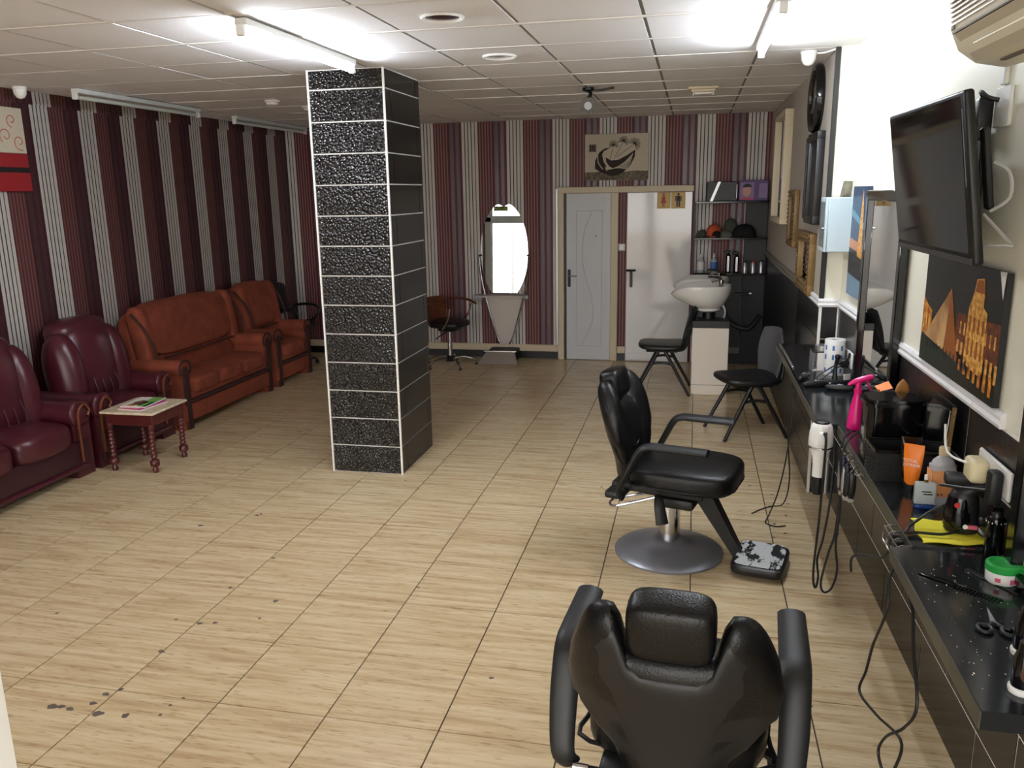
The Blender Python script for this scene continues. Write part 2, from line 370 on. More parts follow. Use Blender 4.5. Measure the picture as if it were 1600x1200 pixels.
# ---------------------------------------------------------------- ceiling
ceil = struct('ceiling', B().b2(XL-.2, 1.2, YF-.2, YB+.2, CZ+.016, CZ+.14), 'ceil_groove')
pm = B().box((0, 0, 0), (.582, .574, .02)).mesh('panel', 'ceil_panel', 0)
for x0, x1 in cuts(XL, 1.0, .338, .599):
    for y0, y1 in cuts(YF, YB, 4.163, .6):
        o = obj('panel', pm, None, ceil); o.location = ((x0+x1)/2, (y0+y1)/2, CZ+.01+random.choice((0, 0, .002, .004)))
        o.scale = ((x1-x0-.018)/.582, (y1-y0-.026)/.574, 1)
for i, (y0, y1) in enumerate(cuts(YF, YB, 4.163, .6)):
    if i: obj('grid_bar', B().b2(XL, xw(y0)-.0, y0-.012, y0+.012, CZ-.001, CZ+.016), 'ceil_bar', ceil, 0)
for i, (x0, x1) in enumerate(cuts(XL, .9, .338, .599)):
    if i: obj('grid_rail', B().b2(x0-.008, x0+.008, YF, YB, CZ+.006, CZ+.016), 'rail_grey', ceil, 0)

# ---------------------------------------------------------------- walls
wall_back = struct('wall_back', B().b2(XL-.2, 1.2, YB, YB+.2, 0, CZ+.05), 'paper_back')
wall_left = struct('wall_left', B().b2(XL-.2, XL, YF-.2, YB, 0, CZ+.05), 'paper_left_shaded')
# right wall: near stretch (slightly askew), a shallow pilaster, then the far stretch at x = .80
NEARY, PX, PY, FARY = YF-.2, .775, 5.34, 6.45
near = [(xw(NEARY), NEARY), (1.4, NEARY), (1.4, PY), (xw(PY), PY)]
wr = B().prism(near, 0, CZ+.05, mi=0)
wr.b2(PX+.008, 1.4, PY+.006, YB+.02, 1.215, CZ+.05, mi=1)  # cream wall, greyed in its colour for the dim far end
wr.b2(PX+.008, 1.4, PY+.006, FARY, 0, 1.215, mi=3)
wr.b2(PX+.008, 1.4, FARY, YB+.02, 0, 1.215, mi=2)
wr.b2(PX+.008, 1.4, PY, PY+.006, 1.215, CZ+.05, mi=0)
wall_right = struct('wall_right', wr, ['cream_wall', 'cream_wall_dim', 'black_wall', 'tile_joint'])
# grout bed of the tiled lower wall
obj('grout_bed', skewed(B().prism([(-.002, NEARY+.2), (.03, NEARY+.2), (.03, PY), (-.002, PY)], 0.0, 1.218)), 'tile_joint', wall_right, 0)
def wall_tile(y0, y1, z0, z1, m='black_tile'):
    g = .0042
    b = skewed(B().b2(-.0042, 0, y0+g, y1-g, z0+g, z1-g)); obj('tile', b, m, wall_right, 0)
for r, (z0, z1) in enumerate(((0, .235), (.235, .43), (.43, .63), (.63, .76))):
    for y0, y1 in cuts(YF, PY, 2.55 if r % 2 == 0 else 2.86, .6): wall_tile(y0, y1, z0, z1)
for z0, z1, st in ((.855, 1.012, 2.62), (1.012, 1.214, 2.92)):
    for y0, y1 in cuts(YF, PY, st, .6): wall_tile(y0, y1, z0, z1, 'black_tile2')
# pilaster tiles, front face and left face
for z0, z1 in ((0, .207), (.207, .41), (.41, .61), (.61, .81), (.81, 1.012), (1.012, 1.214)):
    obj('tile', B().b2(PX+.014, xw(PY)-.006, PY-.008, PY+.006, z0+.003, z1-.003), 'black_tile2', wall_right, 0)
    for y0, y1 in cuts(PY+.004, FARY, PY+.004, .56):
        obj('tile', B().b2(PX-.001, PX+.008, y0+.003, y1-.003, z0+.003, z1-.003), 'black_tile', wall_right, 0)
obj('corner_trim', B().b2(PX-.004, PX+.012, PY-.012, PY+.004, 0, 1.214), 'tile_joint', wall_right, 0, 'white corner trim')
obj('corner_trim', B().b2(xw(PY)-.012, xw(PY)+.004, PY-.012, PY+.004, 0, 1.214), 'tile_joint', wall_right, 0, 'white corner trim')
# white border tiles along the top of the tiling, moulded profile
def border(y0, y1):
    pf = [(0, 0), (-.016, .0), (-.02, .012), (-.013, .022), (-.018, .036), (-.01, .05), (0, .05)]
    b = B(); n = len(pf)
    b.add([(x, y0+.001, 1.215+z) for x, z in pf]+[(x, y1-.001, 1.215+z) for x, z in pf], [(i, (i+1) % n, n+(i+1) % n, n+i) for i in range(n)]+[tuple(range(n)), tuple(range(2*n-1, n-1, -1))])
    return b
for y0, y1 in cuts(YF, PY-.01, 2.62, .25):
    if y1 < 1.75 or y0 > 2.40: obj('border_tile', skewed(border(y0, y1)), 'border', wall_right, 0)
for y0, y1 in cuts(PY-.01, FARY, PY-.01, .25):
    b = border(y0, y1)
    for v in b.v: v.x += PX+.006
    obj('border_tile', b, 'border', wall_right, 0)
b = border(PX-.012, xw(PY)-.01)
for v in b.v: v.x, v.y = v.y, PY+v.x
obj('border_tile', b, 'border', wall_right, 0)
struct('trim_1', B().b2(PX-.008, PX+.022, PY-.012, PY+.006, 1.265, CZ-.002, .003, 1), 'black', None)
bpy.data.objects['trim_1']['label'] = 'narrow black corner strip between near cream wall and far right wall'
# chair rail of the far stretch
struct('trim_2', B().b2(PX-.014, PX+.008, FARY, YB, 1.215, 1.245, .006, 1).b2(PX-.006, PX+.008, FARY, YB, 1.245, 1.275), 'rail_grey')
bpy.data.objects['trim_2']['label'] = 'grey moulded rail above the black lower wall'

# skirting along the back wall
def base(name, x0, x1):
    o = struct(name, B().b2(x0, x1, YB-.02, YB, .085, .165, .004, 1), 'baseboard')
    obj('plinth', B().b2(x0, x1, YB-.012, YB, 0, .085), 'plinth', o, 0, 'black plinth under the board'); return o
base('baseboard_back', XL, -1.535); base('baseboard_back.001', -.835, -.745)
o = struct('baseboard_left', B().b2(XL, XL+.02, YF, YB-.02, .085, .165, .004, 1), 'baseboard'); obj('plinth', B().b2(XL, XL+.012, YF, YB-.02, 0, .085), 'plinth', o, 0)

# ---------------------------------------------------------------- tiled column
CX0, CX1, CY0, CY1 = -2.481, -1.962, 5.215, 5.91
col = struct('pillar_1', B().b2(CX0+.004, CX1-.004, CY0+.004, CY1-.004, 0, CZ+.01), 'tile_joint')
col['label'] = 'square column clad in black tiles with white joints'
courses = [(k*.2, min((k+1)*.2, CZ-.002)) for k in range(14)]
cache = {}
def ctile(kind, a0, a1, z0, z1, m):
    key = (kind, round(a0, 3), round(a1, 3), round(z1-z0, 3), m)
    if key not in cache:
        g = .0042; h = z1-z0
        if kind == 'front': b = B().b2(a0+g+.004, a1-g-.004, CY0-.003, CY0+.005, g, h-g, .0015, 1)
        elif kind == 'back': b = B().b2(a0+g, a1-g, CY1-.005, CY1+.003, g, h-g)
        elif kind == 'right': b = B().b2(CX1-.005, CX1+.003, a0+g, a1-g, g, h-g)
        else: b = B().b2(CX0-.003, CX0+.005, a0+g, a1-g, g, h-g)
        cache[key] = b.mesh('tile', m, 0)
    o = obj('tile', cache[key], None, col); o.location = (0, 0, z0)
for k, (z0, z1) in enumerate(courses):
    ctile('front', CX0, CX1, z0, z1, 'glitter'); ctile('back', CX0, CX1, z0, z1, 'black_tile')
    j = CY0+.115 if k % 2 == 0 else CY0+.61
    for s_ in ('right', 'left'):
        ctile(s_, CY0+.006, j, z0, z1, 'black_tile'); ctile(s_, j, CY1, z0, z1, 'black_tile')
for x in (CX0, CX1): obj('corner_trim', B().b2(x-.006, x+.006, CY0-.006, CY0+.006, 0, CZ), 'tile_joint', col, 0, 'white corner trim')

# ---------------------------------------------------------------- back doors
fr = struct('trim_3', B().b2(-1.524, -1.454, YB-.06, YB, 0, 1.985, .006, 1), 'cream_frame')
fr['label'] = 'cream door surround on the striped back wall'
obj('head', B().b2(-1.524, -.012, YB-.062, YB, 1.915, 1.985, .006, 1), 'cream_frame', fr)
obj('post', B().b2(-.92, -.835, YB-.06, YB, 0, 1.915, .006, 1), 'cream_frame', fr)
obj('outer_bead', B().b2(-1.552, -1.526, YB-.03, YB, .17, 1.97, .004, 1), 'silver', fr, 30, 'foil edged strip left of the surround')
d1 = struct('door_1', B().b2(-1.425, -.922, YB-.035, YB-.005, .006, 1.912), 'door_white')
d1['label'] = 'narrow white panelled door standing ajar in the cream surround'
obj('gap_shade', B().b2(-1.455, -1.425, YB-.012, YB-.004, 0, 1.914), 'black', d1, 0, 'black strip for the shade in the latch-side gap')  # black strip painted in for the shade of the open gap
def groove(x0, x1, z0, z1):
    b = B()
    for a in ((x0, z0, x1, z0), (x1, z0, x1, z1), (x1, z1, x0, z1), (x0, z1, x0, z0)): b.cyl((a[0], YB-.036, a[1]), (a[2], YB-.036, a[3]), .006, n=6)
    return b
obj('moulding', groove(-1.31, -1.02, .17, 1.72), 'door_white', d1)
obj('moulding', B().b2(-1.0, -.985, YB-.04, YB-.034, .01, 1.91), 'door_white', d1)
obj('curved_moulding', B().tube([(-1.135, YB-.036, 1.70), (-1.22, YB-.036, 1.5), (-1.245, YB-.036, 1.2), (-1.2, YB-.036, .95), (-1.125, YB-.036, .7), (-1.13, YB-.036, .45), (-1.24, YB-.036, .19)], .006, 6, 4), 'door_white', d1)
ph = obj('handle_plate', B().b2(-1.413, -1.378, YB-.044, YB-.034, .86, 1.06, .004, 1), 'dark', d1)
obj('lever', B().tube([(-1.395, YB-.04, .99), (-1.395, YB-.085, .99), (-1.30, YB-.085, .985)], .008, 8), 'steel', ph)
obj('peephole', B().cyl((-1.09, YB-.037, 1.44), (-1.09, YB-.033, 1.44), .008, n=10), 'black', d1)
d2 = struct('door_2', B().b2(-.738, -.028, YB-.045, YB-.004, .006, 1.913, .003, 1), 'door_gloss')
d2['label'] = 'glossy white restroom door with pictogram sign'
obj('bottom_vent', B().b2(-.70, -.05, YB-.05, YB-.044, .02, .10, .004, 1), 'door_gloss', d2)
ph = obj('handle_plate', B().b2(-.70, -.668, YB-.056, YB-.045, .86, 1.06, .006, 1), 'black', d2, label='black handle plate')
obj('lever', B().tube([(-.685, YB-.05, 1.05), (-.685, YB-.09, 1.05), (-.735, YB-.09, 1.055), (-.63, YB-.09, 1.055)], .011, 8), 'black', ph)
# pictogram sign
sg = thing('restroom_sign', 'tan restroom sign with red woman and dark man figures on white door', 'sign', (0, YB-.045, 1.825))
obj('plate', B().b2(-.41, -.265, -.006, 0, -.09, .085, .003, 1), 'sign_tan', sg); obj('plate', B().b2(-.258, -.105, -.006, 0, -.09, .085, .003, 1), 'sign_tan', sg)
def figure(x, man):
    b = B(); b.cyl((x, -.0075, .062), (x, -.006, .062), .013, n=12)
    if man:
        b.b2(x-.022, x+.022, -.0075, -.006, -.01, .046); b.b2(x-.034, x-.025, -.0075, -.006, -.01, .044); b.b2(x+.025, x+.034, -.0075, -.006, -.01, .044)
        b.b2(x-.02, x-.003, -.0075, -.006, -.072, -.01); b.b2(x+.003, x+.02, -.0075, -.006, -.072, -.01)
    else:
        b.add([(x-.012, -.007, .046), (x+.012, -.007, .046), (x+.03, -.007, -.03), (x-.03, -.007, -.03)], [(0, 1, 2, 3)])
        b.b2(x-.012, x-.003, -.0075, -.006, -.072, -.03); b.b2(x+.003, x+.012, -.0075, -.006, -.072, -.03)
    return b
obj('woman_pictogram', figure(-.34, False), 'sign_red', sg, 0, 'red figure in a skirt'); obj('man_pictogram', figure(-.18, True), 'sign_navy', sg, 0, 'dark standing figure')
obj('caption_line', B().b2(-.385, -.29, -.0075, -.006, -.082, -.078), 'wood_tan', sg, 0); obj('caption_line', B().b2(-.23, -.13, -.0075, -.006, -.082, -.078), 'wood_tan', sg, 0)
sw = thing('light_switch', 'small white light switch on striped strip between the two doors', 'switch', (-.80, YB, 1.31))
obj('plate', B().b2(-.04, .04, -.012, 0, -.04, .04, .006, 2), 'white', sw); obj('rocker', B().b2(-.026, .026, -.017, -.011, -.026, .026, .003, 1), 'white_gloss', sw)

# ---------------------------------------------------------------- shop front behind the camera
wf = B(); FY0, FY1 = YF-.10, YF
for x0, x1 in ((XL, -4.72), (-2.95, -2.72), (-1.02, -.90), (.72, 1.1)): wf.b2(x0, x1, FY0, FY1, 0, CZ)
wf.b2(XL, 1.1, FY0, FY1, 1.98, 2.08); wf.b2(XL, 1.1, FY0, FY1, 2.6, CZ+.02); wf.b2(XL, -.96, FY0, FY1, 0, .10)
wall_front = struct('wall_front', wf, 'frame_metal')
for i, (x0, x1, z0, z1) in enumerate(((-4.72, -2.95, .1, 1.98), (-2.72, -1.02, .1, 1.98), (-4.72, -2.95, 2.08, 2.6), (-2.72, -1.02, 2.08, 2.6), (-.90, .72, 2.08, 2.6))):
    b = B(); t = .035
    b.b2(x0, x0+t, FY0+.02, FY1-.02, z0, z1).b2(x1-t, x1, FY0+.02, FY1-.02, z0, z1).b2(x0+t, x1-t, FY0+.02, FY1-.02, z0, z0+t).b2(x0+t, x1-t, FY0+.02, FY1-.02, z1-t, z1)
    wd = struct('window_%d' % (i+1), b, 'frame_metal')
    obj('pane', B().b2(x0+t, x1-t, FY0+.045, FY0+.051, z0+t, z1-t), 'pane', wd, 0)
    if i == 0:
        for x in (-4.2, -3.72): obj('bar', B().cyl((x, FY0+.03, z0+t), (x, FY0+.03, z1-.3), .012, n=8), 'frame_metal', wd)
# entrance door leaf swung inwards, its edge just enters the picture at the left
d3 = struct('door_3', B().b2(-.912, -.872, -.30, -.22, 0, 2.02, .004, 1).b2(-.912, -.872, .72, .80, 0, 2.02, .004, 1).b2(-.912, -.872, -.22, .72, 1.94, 2.02).b2(-.912, -.872, -.22, .72, 0, .12), 'white')
d3['label'] = 'white framed glass entrance door folded inwards'
obj('pane', B().b2(-.895, -.889, -.22, .72, .12, 1.94), 'pane', d3, 0); obj('gasket', B().b2(-.916, -.872, .712, .72, .12, 1.94), 'black', d3, 0, 'black rubber gasket')
ex = thing('exit_sign', 'green exit sign reading SALIDA over the shop front', 'sign', (-4.47, YF, 2.28))
obj('panel', B().b2(-.17, .17, 0, .02, -.055, .055, .004, 1), 'exit_green', ex)
lettering('SALIDA', .10, ex, 'exit_text', T(0, .021, 0) @ RZ(PI) @ RX(PI/2))
# pavement outside
struct('pavement', B().b2(-14, 12, -22, FY0-.02, -.14, -.03), 'street')
bpy.data.objects['pavement'].name = 'ground'
# ---------------------------------------------------------------- counter slabs
SZ = 0.85
def slab(x, y0, y1, top, label, far=False):
    b = B(); th = .046
    poly = [(x, y0), (xw(y0)-.009, y0), (xw(y1)-.009, y1), (x, y1)]
    if far: poly = [(x, y0), (xw(y0)-.009, y0), (xw(PY)-.009, PY-.014), (PX-.006, PY-.014), (PX-.006, y1), (x+.02, y1)]
    t = thing('counter_slab', label, 'counter')
    o = obj('top', b.prism(poly, top-th, top), 'slab', t, 30)
    obj('front_edge', B().b2(x-.004, x+.001, y0+.001, y1-.001, top-th+.002, top-.003), 'slab_edge', t, 0, 'dull olive front edge')
    return t
slab(.605, 3.93, 6.05, SZ, 'black wall counter slab farthest from the camera, beside the tiled pilaster', True)
slab(.69, 2.555, 3.928, SZ, 'black wall counter slab in the middle, narrowest of three, under the pink spray bottle')
slab(.63, 1.71, 2.553, SZ-.006, 'black wall counter slab nearest the camera, with comb and scissors on it')
t = thing('edge_strip', 'pale metal strip along the far rim of the wall counter', 'strip', (0, 0, 0))
obj('strip', B().b2(.615, .63, 5.2, 6.0, SZ, SZ+.012, .003, 1), 'silver', t)

# ---------------------------------------------------------------- barber chair
def barber_chair(label, loc, rz):
    t = thing('barber_chair', label, 'barber chair', loc, rz, None)
    obj('base', B().lathe([(.292, 0), (.294, .012), (.285, .02), (.25, .034), (.17, .055), (.105, .066), (.098, .074), (.094, .076), (.08, .082), (.066, .084)], 48), 'steel', t, label='brushed steel disc base')
    obj('pump_column', B().cyl((0, 0, .08), (0, 0, .40), .058, n=28).cyl((0, 0, .36), (0, 0, .405), .07, n=28), 'chrome', t, label='shiny steel column')
    # under-frame
    obj('seat_frame', B().b2(-.27, .22, -.19, .19, .385, .43, .015, 2).b2(-.12, .12, -.11, .11, .35, .39, .01, 1).b2(-.28, -.18, -.27, .27, .36, .40, .015, 2), 'plastic_black', t)
    def dome(q, p):
        if p.z > 0: q.z += .02*(1-abs(p.y)**2)*(1-abs(p.x)**2)
        q.y *= 1-.10*max(0, p.x)**2 - .06*max(0, -p.x)**2
        return q
    obj('seat', B().sup((.09, 0, .475), (.55, .50, .13), 5, 12, fn=dome), 'leather_black', t)
    obj('seat_piping', B().tube([(.345, -.17, .445), (.36, 0, .44), (.345, .17, .445), (.2, .243, .445), (0, .247, .445), (-.15, .225, .445), (-.15, -.225, .445), (0, -.247, .445), (.2, -.243, .445)], .007, 6, 4, True), 'leather_black', t)
    # backrest: shouldered slab narrowing to the seat, with a notch for the headrest
    def wv(v):
        s = (v+1)/2
        K = ((0, .125), (.22, .15), (.42, .215), (.58, .262), (.74, .268), (.9, .258), (1, .246))
        for (a0, b0), (a1, b1) in zip(K, K[1:]):
            if s <= a1: q = (s-a0)/(a1-a0); q = q*q*(3-2*q); return b0+(b1-b0)*q
        return .246
    def top(u):
        a = abs(u)
        e = .575 - .13*max(0, (a-.62)/.38)**2.4
        if a < .52: e -= .115*(1-min(1, max(0, (a-.42)/.10))**1.5)
        return e
    def shape(u, v):
        s = (v+1)/2
        return (u*wv(v), top(u)*s)
    BM = T(-.215, 0, .40) @ RY(-.20)
    def bend(p, u, v): return Vector((p.x + .055*u*u - .02*(v*v), p.y, p.z))
    obj('backrest', B().pillow(shape, .115, 36, 28, 7, M=BM, bend=bend), 'leather_black', t, 60)
    obj('back_shell', B().pillow(lambda u, v: (u*.9*wv(v)*1.0, (top(u)-.04)*((v+1)/2)+.0), .05, 20, 16, 9, M=BM @ T(-.035, 0, 0), bend=bend), 'plastic_black', t, 60)
    obj('headrest', B().sup((0, 0, 0), (.115, .212, .16), 4.5, 10, M=BM @ T(.0, 0, .535)), 'leather_black', t, 60)
    obj('headrest_post', B().box((0, 0, 0), (.025, .05, .16), .005, 1, M=BM @ T(-.01, 0, .43)), 'chrome', t)
    obj('seam', B().tube([(.062, -.20, .30), (.058, -.06, .20), (.056, 0, .18), (.058, .06, .20), (.062, .20, .30)], .004, 6, 4, M=BM), 'black', t)
    for s in (-1, 1):
        y = .305*s
        a = obj('armrest', B().tube([(-.17, y*.90, .385), (-.185, y*.97, .43), (-.13, y, .55), (-.075, y, .655), (-.03, y, .682), (.03, y, .685), (.265, y, .685)], [.03, .034, .04, .042, .043, .043, .041], 14, 5, flat=.46, up0=(1, 0, 0)), 'plastic_black', t)
        obj('arm_bolt', B().cyl((-.205, y*.72, .40), (-.205, y*.86, .40), .012, n=10), 'chrome', t, label='chrome bolt')
    # tilt lever, pump handle loop
    obj('recline_lever', B().tube([(.0, -.22, .40), (.02, -.265, .36), (.04, -.275, .27)], [.02, .028, .034], 10, 3, flat=.5), 'plastic_black', t)
    obj('pump_handle', B().tube([(-.05, .06, .33), (-.30, .03, .255), (-.33, -.0, .247), (-.32, -.06, .247), (-.27, -.085, .253), (-.05, -.06, .33)], .008, 8, 3), 'chrome', t, label='chrome wire loop handle')
    obj('gear_housing', B().b2(-.02, .16, -.14, .14, .30, .36, .02, 2), 'plastic_black', t)
    # footrest
    obj('footrest_arm', B().add([(.10, -.045, .41), (.21, -.045, .41), (.21, .045, .41), (.10, .045, .41), (.355, -.03, .045), (.41, -.03, .045), (.41, .03, .045), (.355, .03, .045)],
        [(0, 1, 2, 3), (4, 7, 6, 5), (0, 4, 5, 1), (1, 5, 6, 2), (2, 6, 7, 3), (3, 7, 4, 0)]), 'plastic_black', t, 20)
    fm = T(.49, 0, .0) @ RZ(.04)
    f = obj('footrest', B().sup((0, 0, .045), (.27, .35, .06), 6, 8, M=fm), 'black', t)
    obj('worn_plate', B().sup((0, 0, .0755), (.235, .315, .006), 7, 6, M=fm), 'plate', f, label='white plate worn through to black patches')
    return t
barber_chair('black barber chair seen side-on on a steel disc base, beyond the nearest one', (-.08, 4.26, 0), math.radians(-14.5))
barber_chair('nearest black barber chair, seen from behind with two armrests and headrest', (.0, 2.12, 0), math.radians(86))

# ---------------------------------------------------------------- sofas along the left wall
def arm_profile(w_, h, r):
    pts = [(-w_/2, 0), (w_/2, 0), (w_/2, h-r*1.3)]
    for i in range(9):
        a = -PI/5 + (PI+2*PI/5)*i/8
        pts.append((r*1.12*math.cos(a), h-r+r*math.sin(a)))
    pts.append((-w_/2, h-r*1.3)); return pts
def leather_seat(name, label, cat, y0, y1, n, x0=-4.80, x1=-4.17):
    t = thing(name, label, cat, (x0, (y0+y1)/2, 0)); W = y1-y0; D = x1-x0; aw = .20
    obj('base', B().b2(.04, D-.03, -W/2+.05, W/2-.05, .05, .27, .02, 2), 'leather_red2', t)
    obj('front_band', B().tube([(D-.03, -W/2+.1, .085), (D-.02, 0, .085), (D-.03, W/2-.1, .085)], .014, 8, 3), 'leather_red', t)
    iw = (W-2*aw)/n
    for i in range(n):
        y = -W/2+aw+iw*(i+.5)
        def puff(q, p):
            q.z += .03*(1-p.x*p.x)*(1-p.y*p.y)*(p.z > 0); q.x += .025*(1-p.y*p.y)*(p.x > 0); return q
        obj('seat_cushion', B().sup((D*.5+.045, y, .335), (D*.86, iw*1.0, .19), 5, 10, fn=puff), 'leather_red', t)
        def lean(q, p):
            q.x += -.24*(q.z-.4)*.55 + .03*(1-p.y**2); return q
        bk = obj('back_cushion', B().sup((.22, y, .71), (.25, iw*(1.0 if n == 1 else 1.0), .64), 3.0, 12, fn=lean), 'leather_red', t)
        obj('top_roll', B().sup((.125, y, .945), (.27, iw*1.02, .22), 2.6, 10), 'leather_red', bk)
        for s in ((-1, 1) if n == 1 else (-1,) if i == 0 else (1,) if i == n-1 else ()):
            obj('side_wing', B().sup((.22, y+s*(iw*.5-.02), .64), (.27, .26, .66), 2.3, 12, fn=lean), 'leather_red', bk)
        for dy in (-.22, -.07, .08, .22):
            obj('crease', B().tube([(.335, y+dy*iw, .60), (.36, y+dy*iw*1.05, .52), (.37, y+dy*iw, .45)], .005, 6, 3), 'leather_red2', bk)
    for s in (-1, 1):
        y = s*(W/2-aw/2)
        M = Matrix(((0, 0, 1, 0), (1, 0, 0, y), (0, 1, 0, 0), (0, 0, 0, 1)))
        a = obj('arm', B().prism(arm_profile(aw-.03, .55, .10), .06, D-.05, M=M), 'leather_red', t, 50)
        obj('arm_front', B().sup((D-.05, y, .46), (.06, .20, .19), 2.4, 8), 'leather_red', a)
        obj('scroll', B().tube([(D-.022, y-.05, .12), (D-.015, y-.06, .36), (D-.012, y-.055, .48), (D-.01, y, .525), (D-.012, y+.055, .48), (D-.012, y+.03, .44)], .01, 6, 4), 'wood_brown', a)
    for x in (.1, D-.1):
        for s in (-1, 1): obj('foot', B().cyl((x, s*(W/2-.12), 0), (x, s*(W/2-.12), .06), .025, .03, 10), 'wood_dark', t)
    return t
leather_seat('leather_sofa', 'burgundy leather sofa cut off by the left picture edge', 'sofa', 2.98, 4.93, 3)
leather_seat('leather_armchair', 'burgundy leather armchair between the burgundy and the orange sofas', 'armchair', 4.96, 5.90, 1)
def fabric_seat(name, label, cat, y0, y1, n, x0=-4.80, x1=-4.15, ztop=1.05):
    t = thing(name, label, cat, (x0, (y0+y1)/2, 0)); W = y1-y0; D = x1-x0; aw = .17
    obj('base', B().b2(.04, D-.015, -W/2+.03, W/2-.03, .065, .21, .012, 2), 'fabric_orange', t)
    obj('trim_band', B().b2(.06, D-.008, -W/2+.06, W/2-.06, .215, .25, .01, 2), 'fabric_trim', t, label='dark brown band under the seat')
    obj('seat_front', B().b2(.05, D-.02, -W/2+aw*.8, W/2-aw*.8, .25, .30, .015, 2), 'fabric_orange', t)
    iw = (W-2*aw)/n
    for i in range(n):
        y = -W/2+aw+iw*(i+.5)
        def puff(q, p):
            q.z += .02*(1-p.x*p.x)*(1-p.y*p.y)*(p.z > 0); return q
        obj('seat_cushion', B().sup((D*.5+.06, y, .35), (D*.84, iw*1.0, .15), 6, 9, fn=puff), 'fabric_orange', t)
    def lean(q, p):
        q.x += -.32*(q.z-.45)*.5; return q
    obj('back_frame', B().sup((.15, 0, .60), (.20, W-.10, .80), 5, 12, fn=lean), 'fabric_orange', t)
    obj('lower_back', B().sup((.255, 0, .50), (.12, W-2*aw+.04, .26), 6, 10, fn=lean), 'fabric_orange', t)
    def lean2(q, p):
        q.x += -.30*(q.z-.45)*.5 - .06*max(0, (q.z-.9)/.15)**2; return q
    obj('back_cushion', B().sup((.275, 0, .82), (.17, W-.30, .46), 5.5, 14, fn=lean2), 'fabric_orange', t)
    obj('back_seam', B().tube([(.345, -W/2+.22, .585), (.35, 0, .582), (.345, W/2-.22, .585)], .008, 6, 3), 'fabric_trim', t)
    for s in (-1, 1):
        def lean3(q, p):
            q.x += -.28*(q.z-.45)*.5; return q
        obj('back_wing', B().sup((.265, s*(W/2-.13), .76), (.17, .15, .56), 3.6, 10, fn=lean3), 'fabric_orange', t)
        obj('wing_piping', B().tube([(.20, s*(W/2-.035), .99), (.30, s*(W/2-.06), .86), (.36, s*(W/2-.075), .72), (.37, s*(W/2-.08), .60)], .012, 6, 4), 'fabric_trim', t)
        y = s*(W/2-aw/2)
        M = Matrix(((0, 0, 1, 0), (1, 0, 0, y), (0, 1, 0, 0), (0, 0, 0, 1)))
        a = obj('arm', B().prism(arm_profile(aw-.045, .60, .075), .08, D-.03, M=M), 'fabric_orange', t, 50)
        obj('arm_panel', B().prism([(p[0]*.55, p[1]) for p in arm_profile(aw-.05, .545, .06)][0:], D-.04, D-.012, M=M), 'fabric_trim', a, 30, 'dark brown front panel of the arm')
        obj('arm_piping', B().tube([(D-.02, y+px_, pz) for px_, pz in arm_profile(aw-.045, .60, .075)[2:-1]], .009, 6), 'fabric_trim', a)
    for x in (.1, D-.07):
        for s in (-1, 1): obj('foot', B().cyl((x, s*(W/2-.10), 0), (x, s*(W/2-.10), .07), .022, .028, 10), 'wood_brown', t)
    return t
fabric_seat('fabric_sofa', 'rust orange fabric sofa with rolled back along the left wall', 'sofa', 5.95, 7.52, 3)
fabric_seat('fabric_armchair', 'rust orange fabric armchair between orange sofa and the far corner', 'armchair', 7.57, 8.42, 1)

# office chair in the corner
t = thing('office_chair', 'black office chair with curved armrests in the far left corner', 'chair', (-4.57, 8.76, 0), math.radians(-4))
obj('backrest', B().pillow(lambda u, v: (u*(.24-.03*v*v), .58+.38*(v+1)/2*(1-.10*u*u)), .07, 14, 12, 4, M=T(-.20, 0, 0)), 'black', t)
obj('seat', B().sup((.02, 0, .45), (.44, .46, .09), 4, 8), 'black', t)
obj('column', B().cyl((0, 0, .08), (0, 0, .42), .03, n=12), 'black', t)
for k in range(5):
    a = 2*PI*k/5+.3; l_ = obj('leg', B().tube([(0, 0, .10), (.14*math.cos(a), .14*math.sin(a), .09), (.26*math.cos(a), .26*math.sin(a), .055)], [.022, .018, .014], 8), 'black', t)
    obj('caster', B().cyl((.26*math.cos(a)-.012, .26*math.sin(a), .025), (.26*math.cos(a)+.012, .26*math.sin(a), .025), .025, n=12), 'black', l_)
for s in (-1, 1): obj('armrest', B().tube([(-.18, s*.20, .62), (-.12, s*.26, .66), (.05, s*.27, .68), (.18, s*.26, .66), (.22, s*.25, .60), (.16, s*.24, .52), (.05, s*.22, .46)], .017, 8, 4), 'black', t)

# side table with turned legs
t = thing('side_table', 'small marble-topped side table with spiral turned dark wood legs', 'table', (-3.925, 5.14, 0), math.radians(1))
obj('top', B().b2(-.215, .215, -.215, .215, .432, .45, .004, 1), 'marble', t, label='cream marble slab')
obj('apron', B().b2(-.19, .19, -.19, .19, .345, .432, .004, 1), 'wood_dark', t)
leg = [(.019, 0), (.023, .02), (.018, .034), (.016, .042), (.03, .048), (.034, .058), (.034, .085), (.027, .094), (.016, .10)]
z = .10
for k in range(7): leg += [(.016, z+.004), (.023, z+.013), (.024, z+.019), (.016, z+.029)]; z += .03
leg += [(.02, z+.006), (.024, z+.012), (.024, .36)]
for sx in (-1, 1):
    for sy in (-1, 1): obj('leg', B().lathe(leg, 14, (sx*.165, sy*.18, 0)), 'wood_dark', t, 50)
def magazine(label, x, y, z, rz, cover, shapes):
    t = thing('magazine', label, 'magazine', (x, y, z), rz, 'magazines on the side table')
    obj('pages', B().b2(-.10, .10, -.14, .14, 0, .007), 'offwhite', t, 0)
    c = obj('cover', B().b2(-.102, .102, -.142, .142, .007, .0082), cover, t, 0)
    for poly, m in shapes: obj('cover_print', B().prism(poly, .0082, .0086), m, c, 0)
    return t
